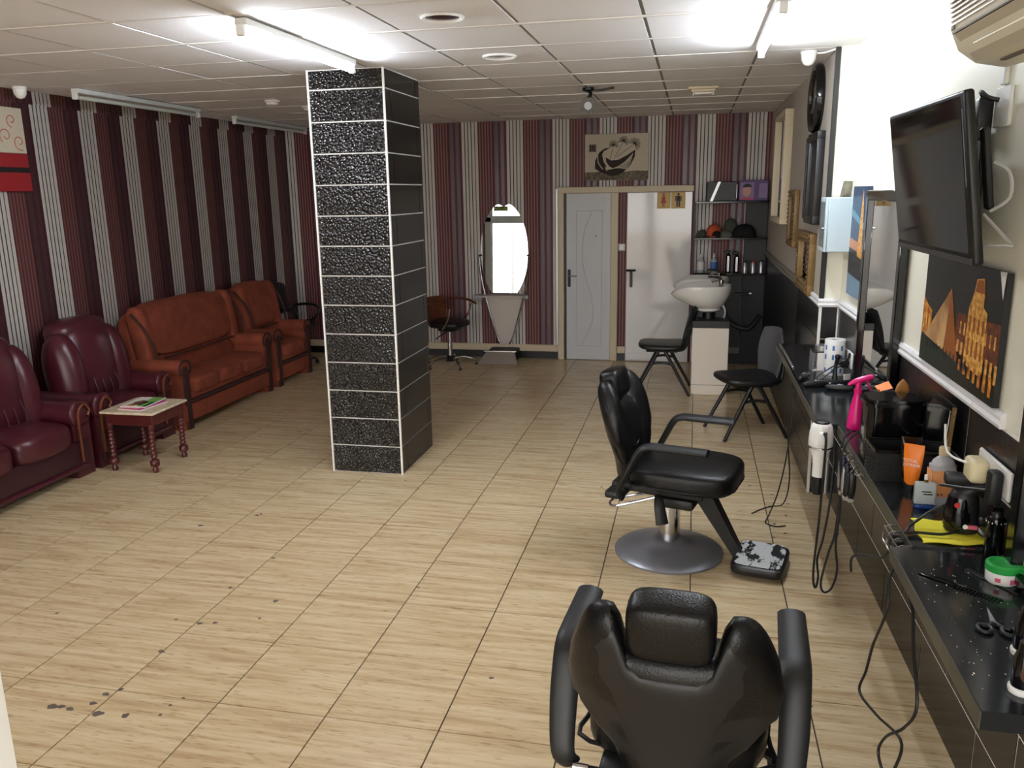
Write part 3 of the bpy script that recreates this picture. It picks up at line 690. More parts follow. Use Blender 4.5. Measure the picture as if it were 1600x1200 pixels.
magazine('lower magazine on the side table, pink cover with magenta spine edge', -3.925, 5.13, .45, math.radians(-6), 'pink_print', [([(.07, -.14), (.10, -.14), (.10, .14), (.07, .14)], 'magenta'), ([(-.06, -.1), (.05, -.1), (.05, .12), (-.06, .12)], 'offwhite')])
magazine('upper magazine on the side table, white and green cover with food photo', -3.95, 5.17, .459, math.radians(6), 'offwhite', [([(.02, -.13), (.10, -.14), (.10, .14), (.0, .14)], 'green_print'), ([(-.05, -.08), (.03, -.10), (.045, .0), (-.02, .05), (-.06, .0)], 'brown_print'), ([(-.07, -.11), (-.01, -.12), (-.0, -.09), (-.06, -.07)], 'wood_tan'), ([(.07, -.14), (.09, -.14), (.09, .0), (.07, .0)], 'navy')])
# ---------------------------------------------------------------- back of the room
# salon chair with wooden back
t = thing('salon_chair', 'swivel salon chair with curved brown wooden back and armrests, beside the column', 'chair', (-2.70, 8.92, 0), math.radians(-12))
obj('column', B().cyl((0, 0, .10), (0, 0, .26), .028, n=16).cyl((0, 0, .26), (0, 0, .42), .018, n=14), 'chrome', t)
obj('hub', B().lathe([(.05, .055), (.055, .09), (.035, .12)], 16), 'black', t)
for k in range(5):
    a = 2*PI*k/5+.55; ca, sa = math.cos(a), math.sin(a)
    l_ = obj('leg', B().tube([(.03*ca, .03*sa, .085), (.16*ca, .16*sa, .095), (.27*ca, .27*sa, .06), (.30*ca, .30*sa, .02)], [.014, .012, .011, .01], 8, 4), 'chrome', t)
    obj('glide', B().lathe([(.016, 0), (.018, .012), (.008, .022)], 10, (.30*ca, .30*sa, 0)), 'black', l_)
obj('seat', B().sup((0, 0, .49), (.42, .42, .10), 3.2, 10), 'black', t)
obj('seat_plate', B().b2(-.1, .1, -.1, .1, .41, .44, .01, 1), 'black', t)
obj('height_lever', B().tube([(0, -.03, .41), (-.05, -.16, .36), (-.08, -.19, .33)], .007, 6), 'black', t)
def shp(u, v): return (u*(.24-.05*(1-v)/2), .48+.30*(v+1)/2)
obj('backrest', B().pillow(shp, .022, 16, 10, 8, bend=lambda p, u, v: Vector((p.x-.24+.10*u*u-.05*(v+1)/2, p.y, p.z))), 'wood_brown', t)
for s in (-1, 1):
    a = obj('armrest', B().tube([(-.20, s*.21, .73), (-.05, s*.27, .745), (.10, s*.28, .735), (.22, s*.24, .70)], [.016, .022, .026, .022], 8, 5, flat=.55), 'wood_brown', t)
    obj('arm_strut', B().tube([(.15, s*.26, .70), (.12, s*.25, .58), (.02, s*.21, .45)], .012, 8, 3), 'chrome', a)

# oval mirror station
t = thing('mirror_station', 'oval mirror over a tapering beige salon console on the striped back wall', 'mirror', (-2.165, YB, 0))
mt = obj('mirror', B(), 'mirror') if False else None
oval = []
N = 56
for i in range(N):
    a = 2*PI*i/N; x = .285*math.cos(a); z = 1.26+.565*math.sin(a)
    if z < .765: continue
    oval.append((x*(1.0 if abs(math.sin(a)) < .8 else 1.0), z, a))
pts = []
for x, z, a in oval:
    if abs(x) < .07 and z > 1.5: z -= .05*(1-abs(x)/.07)          # heart-shaped notch at the top
    pts.append((x, z))
# start from right bottom round to left bottom
pts = sorted(pts, key=lambda p: math.atan2(p[0], -(p[1]-1.26)))
Mv = Matrix(((1, 0, 0, 0), (0, 0, -1, 0), (0, 1, 0, 0), (0, 0, 0, 1)))
tilt = T(0, -.035, .765) @ RX(-.036) @ T(0, 0, -.765)
mo = obj('oval_mirror', B().prism(pts, 0, .006, M=tilt @ Mv), 'mirror', t, 20)
for s in (-1, 1): obj('side_rod', B().tube([(s*.295, -.05, 1.2), (s*.28, -.05, 1.0), (s*.235, -.05, .76), (s*.11, -.05, .30), (s*.05, -.05, .17)], .011, 8, 5), 'chrome', t)
for s in (-1, 1): obj('mirror_clip', B().cyl((s*.295, -.06, 1.22), (s*.28, -.04, 1.22), .011, n=8), 'black', t)
obj('shelf', B().b2(-.27, .27, -.22, -.01, .745, .768, .005, 1), 'satin', t)
obj('shelf_bracket', B().b2(-.36, -.25, -.12, -.02, .70, .765, .006, 1).b2(.25, .30, -.12, -.02, .72, .765, .006, 1), 'steel', t)
obj('console_panel', B().add([(-.255, -.04, .745), (.255, -.04, .745), (.055, -.04, .16), (-.055, -.04, .16), (-.255, -.02, .745), (.255, -.02, .745), (.055, -.02, .16), (-.055, -.02, .16)], [(0, 1, 2, 3), (7, 6, 5, 4), (0, 4, 5, 1), (1, 5, 6, 2), (2, 6, 7, 3), (3, 7, 4, 0)]), 'satin', t, 0)
ft = obj('foot_block', B().b2(-.17, .17, -.30, -.02, 0, .13, .008, 1), 'dark', t)
obj('foot_plate', B().add([(-.17, -.315, .125), (.17, -.315, .125), (.235, -.47, .012), (-.235, -.47, .012), (-.17, -.30, .10), (.17, -.30, .10), (.235, -.46, .0), (-.235, -.46, .0)], [(0, 1, 2, 3), (7, 6, 5, 4), (0, 4, 5, 1), (1, 5, 6, 2), (2, 6, 7, 3), (3, 7, 4, 0)]), 'satin', t, 0)
obj('foot_rim', B().b2(-.20, .19, -.325, -.30, .122, .14, .005, 1), 'chrome', ft)

# canvas over the door
t = thing('wall_painting', 'sepia canvas of three dandelions in a leaf-shaped bowl above the white doors', 'painting', (-.866, YB, 2.30))
obj('canvas', B().b2(-.352, .352, -.03, 0, -.25, .25, .004, 1), 'canvas', t)
PM = T(0, -.0305, 0) @ Mv
g = obj('painted_ground', B().prism([(-.35, -.248), (.35, -.248), (.35, -.155), (.2, -.15), (0, -.165), (-.2, -.155), (-.35, -.16)], 0, .0006, M=PM), 'ground_paint', t, 0)
def arc(cx, cy, rx, ry, a0, a1, n=14): return [(cx+rx*math.cos(a0+(a1-a0)*i/n), cy+ry*math.sin(a0+(a1-a0)*i/n)) for i in range(n+1)]
bowl = B()
bowl.prism([(-.24, -.12), (-.235, -.03), (-.19, .055), (-.13, .095), (-.07, .10), (-.14, .065), (-.18, .0), (-.165, -.07), (-.12, -.125), (-.10, -.18), (-.17, -.165)], .0006, .0016, M=PM)
bowl.prism([(-.13, .095), (-.16, .03), (-.145, -.04), (-.11, -.10), (-.125, -.115), (-.17, -.07), (-.185, .01), (-.155, .07)], .0016, .0022, M=PM)
bowl.prism([(-.12, .0), (-.06, -.035), (.02, -.03), (.12, .02), (.205, .075), (.20, .0), (.15, -.10), (.06, -.175), (-.04, -.205), (-.11, -.19), (-.105, -.14), (-.04, -.12), (-.11, -.08)], .0006, .0016, M=PM)
obj('painted_bowl', bowl, 'ink', t, 0)
hl = B()
for k in range(9):
    a = k/9; hl.tube([(-.06+.15*a*1.2, -.0335, -.13+.02*k*.3), (.02+.12*a, -.0335, -.10-.01*k+.05*a), (.10+.09*a, -.0335, -.05+.02*k-.08*a)], .0035, 5, 3)
hl.tube([(-.21, -.0335, .02), (-.20, -.0335, -.06), (-.15, -.0335, -.13)], .006, 5, 3)
hl.tube([(-.145, -.0335, .06), (-.135, -.0335, -.02), (-.09, -.0335, -.09)], .005, 5, 3)
obj('painted_highlight', hl, 'canvas', t, 0)
fl_ = B()
for cx, cy, sx, sy, r in ((-.035, .145, -.07, -.02, .055), (.075, .185, -.03, -.02, .06), (.195, .155, .0, -.0, .07)):
    fl_.tube([(sx, -.032, sy), (cx, -.032, cy-.02)], .0022, 5)
    base_a = {0: PI/2}.get(0)
    for k in range(22):
        a = -0.5 + (PI+1.0)*k/21 + (0 if cx < 0 else -.35 if cx < .1 else -.7)
        rr = r*(.8+.3*random.random()); fl_.tube([(cx, -.032, cy-.02), (cx+rr*math.cos(a), -.032, cy-.02+rr*math.sin(a))], [.0009, .0020], 4)
obj('painted_dandelions', fl_, 'ink', t, 0)
ch = B().b2(-.305, -.225, -.0325, -.03, .06, .14)
obj('painted_seal', ch, 'ink_mid', t, 0); obj('seal_strokes', B().b2(-.295, -.285, -.034, -.032, .07, .13).b2(-.275, -.243, -.034, -.032, .115, .124).b2(-.275, -.243, -.034, -.032, .095, .104).b2(-.265, -.255, -.034, -.032, .07, .13).b2(-.25, -.242, -.034, -.032, .07, .11), 'ink', t, 0)

# left wall painting: cream with curls over red and black bands
t = thing('curl_painting', 'canvas of red curls on cream above red and black bands, left wall', 'painting', (XL, 5.02, 2.30))
obj('canvas', B().b2(0, .03, -.36, .36, -.03, .29, .004, 1), 'canvas', t, label='cream upper field')
obj('red_band', B().b2(0, .032, -.36, .36, -.13, -.03, .003, 1), 'paint_red', t, label='red band'); obj('black_band', B().b2(0, .03, -.36, .36, -.165, -.13), 'paint_black', t, label='black band'); obj('red_band', B().b2(0, .034, -.36, .36, -.30, -.165, .004, 1), 'paint_red', t)
cb = B()
for cy, cz, r in ((.25, .20, .05), (.18, .09, .06), (.30, .05, .06), (.07, .18, .06), (.05, .03, .05), (-.1, .12, .07), (-.22, .2, .05), (-.25, .04, .06)):
    cb.tube([(.031, cy+r*k/14*math.cos(k*.62+cy*9), cz+r*k/14*math.sin(k*.62+cy*9)) for k in range(3, 15)], .004, 5, 2)
obj('painted_curls', cb, 'canvas_swirl', t, 0)

# shelf unit with boards
t = thing('shelf_unit', 'black wall shelf with three shelves beside the white restroom door', 'shelf', (0, YB, 0))
obj('tall_board', B().b2(.54, PX-.001, -.05, 0, .0, 1.80, .003, 1), 'dark', t); obj('lower_board', B().b2(.012, .535, -.03, 0, .17, 1.0, .003, 1), 'black', t)
for z in (1.80, 1.415, 1.035): obj('shelf_board', B().b2(.005, PX-.004, -.24, 0, z-.012, z+.008, .003, 1), 'black_gloss', t)
obj('side_rail', B().b2(.0, .012, -.05, 0, .95, 1.8), 'black', t)
obj('low_strip', B().b2(.35, .54, -.035, -.01, .12, .19), 'rail_grey', t, label='pale low strip'); obj('floor_plinth', B().b2(.3, .75, -.03, 0, 0, .115), 'plinth', t)
obj('hook_rail', B().b2(.46, .62, -.12, -.05, .79, .815, .005, 1), 'black', t); obj('hook_tip', B().sup((.63, -.11, .81), (.05, .03, .03), 3, 5), 'silver', t)
obj('coiled_hose', B().tube([(.36, -.07, .55), (.44, -.1, .47), (.52, -.12, .43), (.62, -.12, .42), (.70, -.09, .50), (.745, -.06, .56)], .028, 8, 5), 'dark', t, label='grey corrugated hose')
SB = YB-.13
t = thing('black_box', 'flat black gift box with a white diagonal stripe on the top shelf', 'box', (.285, SB, 1.808))
obj('box_body', B().b2(-.165, .155, -.05, .05, 0, .205, .006, 1), 'black', t); obj('stripe', B().prism([(-.13, 0), (-.10, 0), (-.02, .203), (-.05, .203)], .0505, .052, M=Mv), 'silver', t, 0, 'silver diagonal stripe'); obj('edge_stripe', B().b2(.145, .15, -.052, -.05, .03, .17), 'silver', t, 0)
t = thing('product_box', 'purple box printed with a man\'s face on the top shelf right end', 'box', (.63, SB, 1.808))
obj('box_body', B().b2(-.175, .125, -.05, .06, 0, .215, .004, 1), 'purple', t)
pb = obj('print', B().b2(-.165, -.02, -.052, -.05, .02, .19), 'lilac', t, 0, 'portrait print'); obj('print_face', B().prism(arc(-.095, .105, .045, .06, 0, 2*PI, 18)[:-1], .052, .0525, M=Mv), 'skin_print', pb, 0); obj('print_hair', B().prism(arc(-.09, .135, .05, .045, .2, PI-.1, 10), .0525, .053, M=Mv), 'sign_navy', pb, 0); obj('print_base', B().b2(-.165, -.02, -.0528, -.0522, .012, .035), 'pink_print', pb, 0)
obj('print_panel', B().b2(.03, .115, -.052, -.05, .03, .18), 'lilac', t, 0)
def cap(label, x, y, m, d, h, brim=0, rz=0):
    t = thing('cap', label, 'cap', (x, y, 1.423), rz, 'caps heaped on the middle shelf')
    def flatb(q, p):
        if p.z < 0: q.z = q.z*.0
        q.z = max(q.z, 0); return q
    b = B().sup((0, 0, 0), (d, d*.9, h*2), 2.4, 10, fn=flatb); obj('crown', b, m, t, 60)
    if brim: obj('brim', B().sup((0, -d*.55, .012), (d*.8, brim, .016), 2.5, 6), m, t, 60)
    obj('button', B().sup((0, 0, h), (.018, .018, .01), 2, 4), m, t)
cap('dark teal cap at the left end of the middle shelf', .085, SB, 'cap_green', .13, .08, .07, .9)
cap('orange cap among the black caps on the middle shelf', .21, SB+.01, 'cap_orange', .17, .14, .05, .3)
cap('tall grey-green bowler hat at the back of the middle shelf', .39, SB+.06, 'cap_green', .17, .20)
cap('small grey cap at the front of the middle shelf', .34, SB-.06, 'cap_grey', .14, .075)
cap('large black cap at the right of the heaped caps', .53, SB, 'cap_black', .26, .14, .06, -.4)
cap('black cap squeezed between orange cap and grey cap', .24, SB-.06, 'cap_black', .11, .07)
def bottle(label, x, m_label, name='lotion_bottle'):
    t = thing(name, label, 'bottle', (x, SB, 1.043), 0, 'bottles and cans on the lowest shelf')
    obj('body', B().lathe([(.036, 0), (.038, .01), (.038, .12), (.03, .14), (.012, .155), (.011, .165)], 16), 'clear_blue', t, 50)
    obj('label_band', B().lathe([(.0385, .03), (.0385, .115)], 16), m_label, t, 50); obj('nozzle', B().lathe([(.012, .165), (.012, .18), (.004, .21)], 10), 'white', t)
bottle('clear pump bottle with white label on the lowest shelf', .085, 'offwhite'); bottle('clear pump bottle with blue label on the lowest shelf', .225, 'paper_blue')
def spray_can(label, x, h):
    t = thing('spray_bottle', label, 'bottle', (x, SB, 1.043), 0, 'bottles and cans on the lowest shelf')
    obj('body', B().lathe([(.026, 0), (.028, .01), (.028, h*.7), (.012, h*.82)], 16), 'black_gloss', t, 50); obj('silver_stripe', B().b2(-.012, .012, -.030, -.026, .01, h*.72, .002, 1), 'silver', t, label='silver stripe')  # silver strip down the front of the bottle
    obj('trigger_head', B().b2(-.05, .02, -.015, .015, h*.82, h*.95, .008, 1).b2(-.045, -.03, -.008, .008, h*.65, h*.85), 'black', t)
spray_can('taller black trigger spray bottle, left of the pair on the lowest shelf', .375, .25); spray_can('black trigger spray bottle, right of the pair on the lowest shelf', .465, .235)
for i, (x, lb) in enumerate(((.555, 'small silver can, leftmost of three on the lowest shelf'), (.64, 'small silver can with a red lid, middle of three on the lowest shelf'), (.655+.13, ''))):
    if not lb: continue
    t = thing('small_can', lb, 'can', (x-.0, SB, 1.043), 0, 'bottles and cans on the lowest shelf')
    obj('body', B().lathe([(.026, 0), (.026, .10), (.02, .108)], 16), 'silver', t, 50); obj('lid', B().lathe([(.022, .108), (.022, .122), (.0, .124)], 14), 'red' if i == 1 else 'black', t)
t = thing('small_can', 'small silver can, rightmost of three on the lowest shelf', 'can', (.725, SB-.01, 1.043), 0, 'bottles and cans on the lowest shelf')
obj('body', B().lathe([(.026, 0), (.026, .11), (.02, .118)], 16), 'silver', t, 50); obj('lid', B().lathe([(.022, .118), (.022, .13), (.0, .132)], 14), 'black', t)

# hair-wash units: each basin on its pedestal
def wash(label, loc):
    t = thing('hair_wash_unit', label, 'wash basin', loc, 0, 'white hair wash basins')
    obj('pedestal', B().b2(.0, .34, 0, .36, 0, .655, .006, 1), 'panel_cream', t, label='cream boxed pedestal'); obj('pedestal_seam', B().b2(.001, .339, -.002, .02, .098, .103), 'rail_grey', t, 0)
    obj('pedestal_cap', B().b2(-.005, .345, -.008, .37, .655, .725, .006, 1), 'black', t)
    obj('tilt_neck', B().cyl((.15, .18, .725), (.15, .18, .80), .06, n=16).b2(.05, .30, .22, .26, .725, .82), 'black', t)
    # basin: shell with neck scoop to the left
    def sh(u):  # outer ring
        return 1
    rings = []
    n = 36
    spec = [(.05, .035, .80, .13), (.10, .10, .815, .15), (.20, .19, .88, .10), (.265, .235, .96, .08), (.285, .25, 1.02, .07), (.28, .245, 1.045, .07), (.262, .228, 1.04, .07), (.24, .205, .99, .08), (.16, .14, .90, .10), (.04, .04, .87, .12)]
    b = B(); vs = []; fs = []
    for rx, ry, z, cx in spec:
        for i in range(n):
            a = 2*PI*i/n; x = cx+rx*math.cos(a); y = .18+ry*math.sin(a)
            zz = z
            if math.cos(a) < -.3 and z > .9: zz -= .075*((-math.cos(a)-.3)/.7)**1.5*(z-.88)/.15*max(0, math.cos(math.asin(max(-1, min(1, math.sin(a)))))) 
            vs.append((x, y, zz))
    L = len(spec)
    for j in range(L-1):
        for i in range(n): fs.append((j*n+i, j*n+(i+1) % n, (j+1)*n+(i+1) % n, (j+1)*n+i))
    fs.append(tuple(reversed(range(n)))); fs.append(tuple(range((L-1)*n, L*n)))
    bs = obj('basin', b.add(vs, fs), 'ceramic', t, 70)
    obj('basin_foot', B().lathe([(.09, .79), (.115, .805), (.12, .825), (.09, .83)], 24, (.14, .18, 0)), 'ceramic', t)
    obj('waste_hose', B().tube([(.27, .16, .86), (.30, .15, .80), (.29, .15, .73)], .014, 8, 4), 'steel', t)
    tp = obj('mixer_tap', B().cyl((.255, .18, 1.02), (.255, .18, 1.09), .022, n=14).tube([(.255, .18, 1.07), (.22, .18, 1.095), (.165, .18, 1.07)], .014, 8, 3), 'chrome', t)
    obj('tap_lever', B().tube([(.255, .18, 1.09), (.22, .18, 1.115), (.13, .18, 1.12)], [.014, .011, .008], 8, 3), 'black', tp)
    return t
wash('front white hair wash basin with cream pedestal, nearer the camera', (.015, 7.90, 0)); wash('rear white hair wash basin behind the front one', (.015, 8.62, 0))

# plain stackable chairs
def stack_chair(label, loc, rz, lean=.05, back='dark'):
    """faces +X"""
    t = thing('stacking_chair', label, 'chair', loc, rz, 'black stacking chairs by the wash basins')
    obj('seat', B().sup((.0, 0, .455), (.47, .46, .07), 3.6, 10, fn=lambda q, p: Vector((q.x, q.y*(1-.08*p.x), q.z+.015*p.x*p.x))), 'black', t, 60)
    def sh(u, v): return (u*(.225-.07*max(0, v)**2-.05*max(0, -v)), .47+.39*(v+1)/2-.02*u*u)
    obj('backrest', B().pillow(sh, .045, 16, 12, 5, bend=lambda p, u, v: Vector((p.x-.225-lean*(v+1)+.05*u*u, p.y, p.z))), back, t, 60)
    for s in (-1, 1):
        obj('leg', B().tube([(.03, s*.19, .43), (.25, s*.22, .0)], [.018, .014], 10), 'black', t); obj('leg', B().tube([(-.03, s*.19, .43), (-.27, s*.22, .0)], [.018, .014], 10), 'black', t)
        obj('side_rail', B().tube([(.10, s*.195, .30), (.0, s*.19, .315), (-.10, s*.195, .30)], .012, 8, 3), 'black', t)
        obj('back_post', B().tube([(-.10, s*.15, .43), (-.21, s*.16, .45), (-.232-lean*.5, s*.15, .60), (-.238-lean*.9, s*.13, .72)], .013, 8, 4), 'black', t)
    obj('under_frame', B().b2(-.15, .15, -.18, .18, .415, .43, .005, 1), 'black', t)
stack_chair('black stacking chair left of the front wash basin, facing left', (-.262, 8.05, 0), PI-.02, .045)
stack_chair('black stacking chair with grey back right of the pedestal, facing left', (.445, 6.66, 0), PI+.34, .015, 'chair_grey')

# ---------------------------------------------------------------- far right wall
def wall_frame(name, label, cat, y0, y1, z0, z1, wd, dp, m_frame, m_pic, x=PX+.008, bead=None, sill=0):
    t = thing(name, label, cat, (x, (y0+y1)/2, (z0+z1)/2)); hy, hz = (y1-y0)/2, (z1-z0)/2
    fr = obj('frame', B().b2(-dp, 0, -hy, hy, hz-wd, hz, .006, 2).b2(-dp, 0, -hy, hy, -hz, -hz+wd, .006, 2).b2(-dp, 0, -hy, -hy+wd, -hz+wd*.9, hz-wd*.9, .006, 2).b2(-dp, 0, hy-wd, hy, -hz+wd*.9, hz-wd*.9, .006, 2), m_frame, t)
    obj('picture' if m_pic != 'mirror' else 'glass', B().b2(-dp*.55, -.002, -hy+wd*.8, hy-wd*.8, -hz+wd*.8, hz-wd*.8), m_pic, t, 0)
    if bead:
        b = B()
        ny = max(4, int(2*hy/.035)); nz = max(4, int(2*hz/.035))
        for k in range(nz+1):
            for s in (-1, 1): b.sup((-dp-.002, s*(hy-wd*.5), -hz+.02+(2*hz-.04)*k/nz), (.016, .022, .022), 2, 2)
        for k in range(1, ny):
            for s in (-1, 1): b.sup((-dp-.002, -hy+.02+(2*hy-.04)*k/ny, s*(hz-wd*.5)), (.016, .022, .022), 2, 2)
        o = obj('carved_beading', b, bead, fr, 60); o['kind'] = 'stuff'
    return t
wall_frame('wall_mirror', 'long white framed mirror on the far right wall near the back corner', 'mirror', 7.50, 8.42, 1.63, 2.58, .045, .07, 'cream_frame', 'mirror')
wall_frame('gilt_picture', 'gilt framed picture on the far right wall beside the white framed mirror', 'picture', 6.74, 7.16, 1.48, 1.92, .05, .04, 'wood_gold', 'night', bead='wood_gold')
wall_frame('gilt_picture', 'gilt beaded picture nearest the tiled pilaster, low on the far right wall', 'picture', 5.70, 6.36, 1.235, 1.64, .07, .045, 'wood_gold', 'mirror', bead='wood_gold')
wall_frame('framed_picture', 'slim black picture frame partly hidden behind another black frame', 'picture', 6.10, 6.32, 1.72, 2.27, .03, .03, 'dark', 'ink_mid')
wall_frame('framed_picture', 'tall black picture frame under the wall clock', 'picture', 5.62, 6.06, 1.70, 2.28, .055, .05, 'black', 'dark')
t = thing('wall_clock', 'round black wall clock high on the far right wall', 'clock', (PX+.008, 5.98, 2.50))
CM = RY(-PI/2)
obj('rim', B().lathe([(.215, 0), (.22, .03), (.205, .055), (.18, .05), (.175, .035)], 40, M=CM), 'black_gloss', t, 60)
obj('face', B().lathe([(.178, .0), (.178, .03), (0, .03)], 40, M=CM), 'dark', t)
b = B()
for k in range(12): a = 2*PI*k/12; b.box((0, 0, 0), (.03, .008, .003), M=CM @ RZ(a) @ T(.15, 0, .032))
obj('hour_marks', b, 'silver', t, 0); obj('hour_hand', B().box((.045, 0, .034), (.10, .012, .003), M=CM @ RZ(.6)), 'silver', t, 0); obj('minute_hand', B().box((.065, 0, .038), (.14, .008, .003), M=CM @ RZ(2.2)), 'silver', t, 0)
# ---------------------------------------------------------------- near right wall (rotated with the wall by SK)
def onwall(name, label, cat, y, z, off=0.0, group=None): return thing(name, label, cat, (xw(y)+off, y, z), math.atan(SK), group)
# tall black framed mirror
t = onwall('tall_mirror', 'tall black framed mirror standing on the counter left of the TV', 'mirror', 4.215, 1.385)
hy, hz = .385, .53
obj('frame', B().b2(-.045, -.01, -hy, -hy+.05, -hz, hz, .004, 1).b2(-.045, -.01, hy-.05, hy, -hz, hz, .004, 1).b2(-.045, -.01, -hy+.05, hy-.05, hz-.05, hz, .004, 1).b2(-.04, -.01, -hy+.05, hy-.05, -hz, -hz+.03, .004, 1), 'black_gloss', t)
obj('glass', B().b2(-.028, -.022, -hy+.04, hy-.04, -hz+.02, hz-.04), 'mirror', t, 0); obj('backing', B().b2(-.02, -.011, -hy+.02, hy-.02, -hz+.01, hz-.02), 'black', t, 0)
t = onwall('counter_mirror', 'black framed mirror at the right picture edge, reflecting the steamer', 'mirror', 1.98, 1.385)
obj('frame', B().b2(-.045, -.01, -.42, -.37, -hz, hz, .004, 1).b2(-.045, -.01, .37, .42, -hz, hz, .004, 1).b2(-.045, -.01, -.37, .37, hz-.05, hz, .004, 1).b2(-.04, -.01, -.37, .37, -hz, -hz+.03, .004, 1), 'black_gloss', t)
obj('glass', B().b2(-.028, -.022, -.38, .38, -hz+.02, hz-.04), 'mirror', t, 0); obj('backing', B().b2(-.02, -.011, -.40, .40, -hz+.01, hz-.02), 'black', t, 0)
# wall map: (u to the left when facing the wall is +y) prints use local plane y,z at x=-depth
def wall_poly(b, poly, x0, x1, mi=0): # poly in (y,z)
    M = Matrix(((0, 0, -1, 0), (1, 0, 0, 0), (0, 1, 0, 0), (0, 0, 0, 1))); return b.prism(poly, x0, x1, M=M)
# night city print
t = onwall('night_print', 'night photo print of a lit glass pyramid and palace under the TV', 'poster', 3.085, 1.47, -.004)
HY, HZ = .405, .205
def WP(name, polys, m, k, label=None, mi=0):
    for p in polys: obj(name, wall_poly(B(), [(HY-u*2*HY, -HZ+v*2*HZ) for u, v in p], .018+.0004*k, .0184+.0004*k), m, t, 0, label)
obj('sheet', B().b2(-.018, 0, -HY, HY, -HZ, HZ), 'night', t, 0)
WP('print_ground', [[(0, 0), (1, 0), (1, .30), (0, .22)]], 'night_green', 1)
WP('print_wing', [[(0, .26), (.14, .24), (.14, .50), (.05, .55), (0, .60)]], 'amber', 1); WP('print_wing', [[(.50, .20), (1, .10), (1, .62), (.50, .58)]], 'rust', 1)
WP('print_windows', [[(.55+.05*k, .42), (.565+.05*k, .42), (.565+.05*k, .52), (.55+.05*k, .52)] for k in range(9)]+[[(.53+.05*k, .26-.01*k), (.555+.05*k, .26-.01*k), (.555+.05*k, .36-.005*k), (.53+.05*k, .36-.005*k)] for k in range(10)]+[[(.02+.04*k, .30), (.035+.04*k, .30), (.035+.04*k, .45), (.02+.04*k, .45)] for k in range(3)], 'amber_light', 2)
WP('print_pyramid', [[(.06, .25), (.56, .17), (.40, .76)]], 'glass_lit', 3, 'lit glass pyramid'); WP('print_pyramid_side', [[(.40, .76), (.56, .17), (.36, .20)]], 'amber_dark', 4)
WP('print_tower', [[(.63, .20), (.85, .16), (.85, .66), (.80, .70), (.80, .80), (.78, .92), (.70, .90), (.68, .78), (.64, .66)]], 'amber_light', 3, 'lit domed tower'); WP('print_tower_shade', [[(.69, .80), (.80, .80), (.775, .90), (.72, .90)]]+[[(.66+.05*k, .48), (.68+.05*k, .48), (.68+.05*k, .60), (.66+.05*k, .60)] for k in range(4)]+[[(.66+.05*k, .28), (.68+.05*k, .28), (.68+.05*k, .42), (.66+.05*k, .42)] for k in range(4)], 'amber_dark', 4)
WP('print_glow', [[(.58+.06*k, .12-.01*k), (.61+.06*k, .12-.01*k), (.61+.06*k, .21), (.58+.06*k, .21)] for k in range(7)], 'amber', 4)
WP('print_crowd', [[(.10+.05*k, .15+.004*(k % 3)), (.125+.05*k, .15), (.12+.05*k, .22+.012*(k % 2)), (.105+.05*k, .22)] for k in range(12)], 'night', 5)
obj('tape_corner', B().add([(-.0215, -HY-.004, HZ+.004), (-.0215, -HY+.05, HZ+.002), (-.0215, -HY+.006, HZ-.08)], [(0, 1, 2)]), 'white', t, 0, 'white curled corner')
# blue tower print
t = onwall('tower_print', 'tall blue dusk print with a pale spire between cabinet and tall mirror', 'poster', 4.86, 1.635, -.002)
HY, HZ = .20, .30
obj('sheet', B().b2(-.018, 0, -HY, HY, -HZ, HZ), 'night_blue', t, 0)
WP('print_bridge', [[(0, .74), (1, .60), (1, .66), (0, .80)]], 'teal', 1); WP('print_cable', [[(.0+.12*k, .80-.02*k), (.04+.12*k, .80-.02*k), (.08+.12*k, .92-.02*k)] for k in range(8)], 'teal', 2)
WP('print_spire', [[(.55, .38), (.85, .36), (.78, .80), (.70, .97), (.64, .80)]], 'amber_light', 3); WP('print_sunset', [[(.0, .44), (1, .36), (1, .48), (.0, .53)]], 'sunset', 2)
WP('print_bank', [[(0, .20), (1, .16), (1, .36), (.5, .42), (0, .44)]], 'tower', 3); WP('print_water', [[(0, 0), (1, 0), (1, .17), (0, .21)]], 'water', 3)
# pale blue wall cabinet with a stone on top
t = thing('wall_cabinet', 'small pale blue wall cabinet with glass door beside the pilaster', 'cabinet', (xw(5.2)-.004, 5.2, 1.72))
obj('body', B().b2(-.135, 0, -.11, .11, -.155, .155, .004, 1), 'cabinet', t); d = obj('door', B().b2(-.150, -.136, -.11, .11, -.155, .155, .003, 1), 'cabinet', t)
obj('door_glass', B().b2(-.153, -.149, -.085, .085, -.13, .13, .002, 1), 'cabinet_glass', d); obj('knob', B().cyl((-.15, -.095, -.02), (-.168, -.095, -.02), .008, n=10), 'chrome', d)
st = thing('stone_ornament', 'grey-brown upright stone fragment on top of the pale blue cabinet', 'ornament', (xw(5.22)-.035, 5.22, 1.876), .2)
b = B().box((0, 0, .05), (.05, .035, .10), .006, 2)
for v in b.v: v.x += .22*v.z*.6; v.y += .004*math.sin(v.z*90+v.x*200); v.z = max(0, v.z+.012*math.sin(v.x*130)*(v.z > .05))
obj('stone', b, 'stone', st)
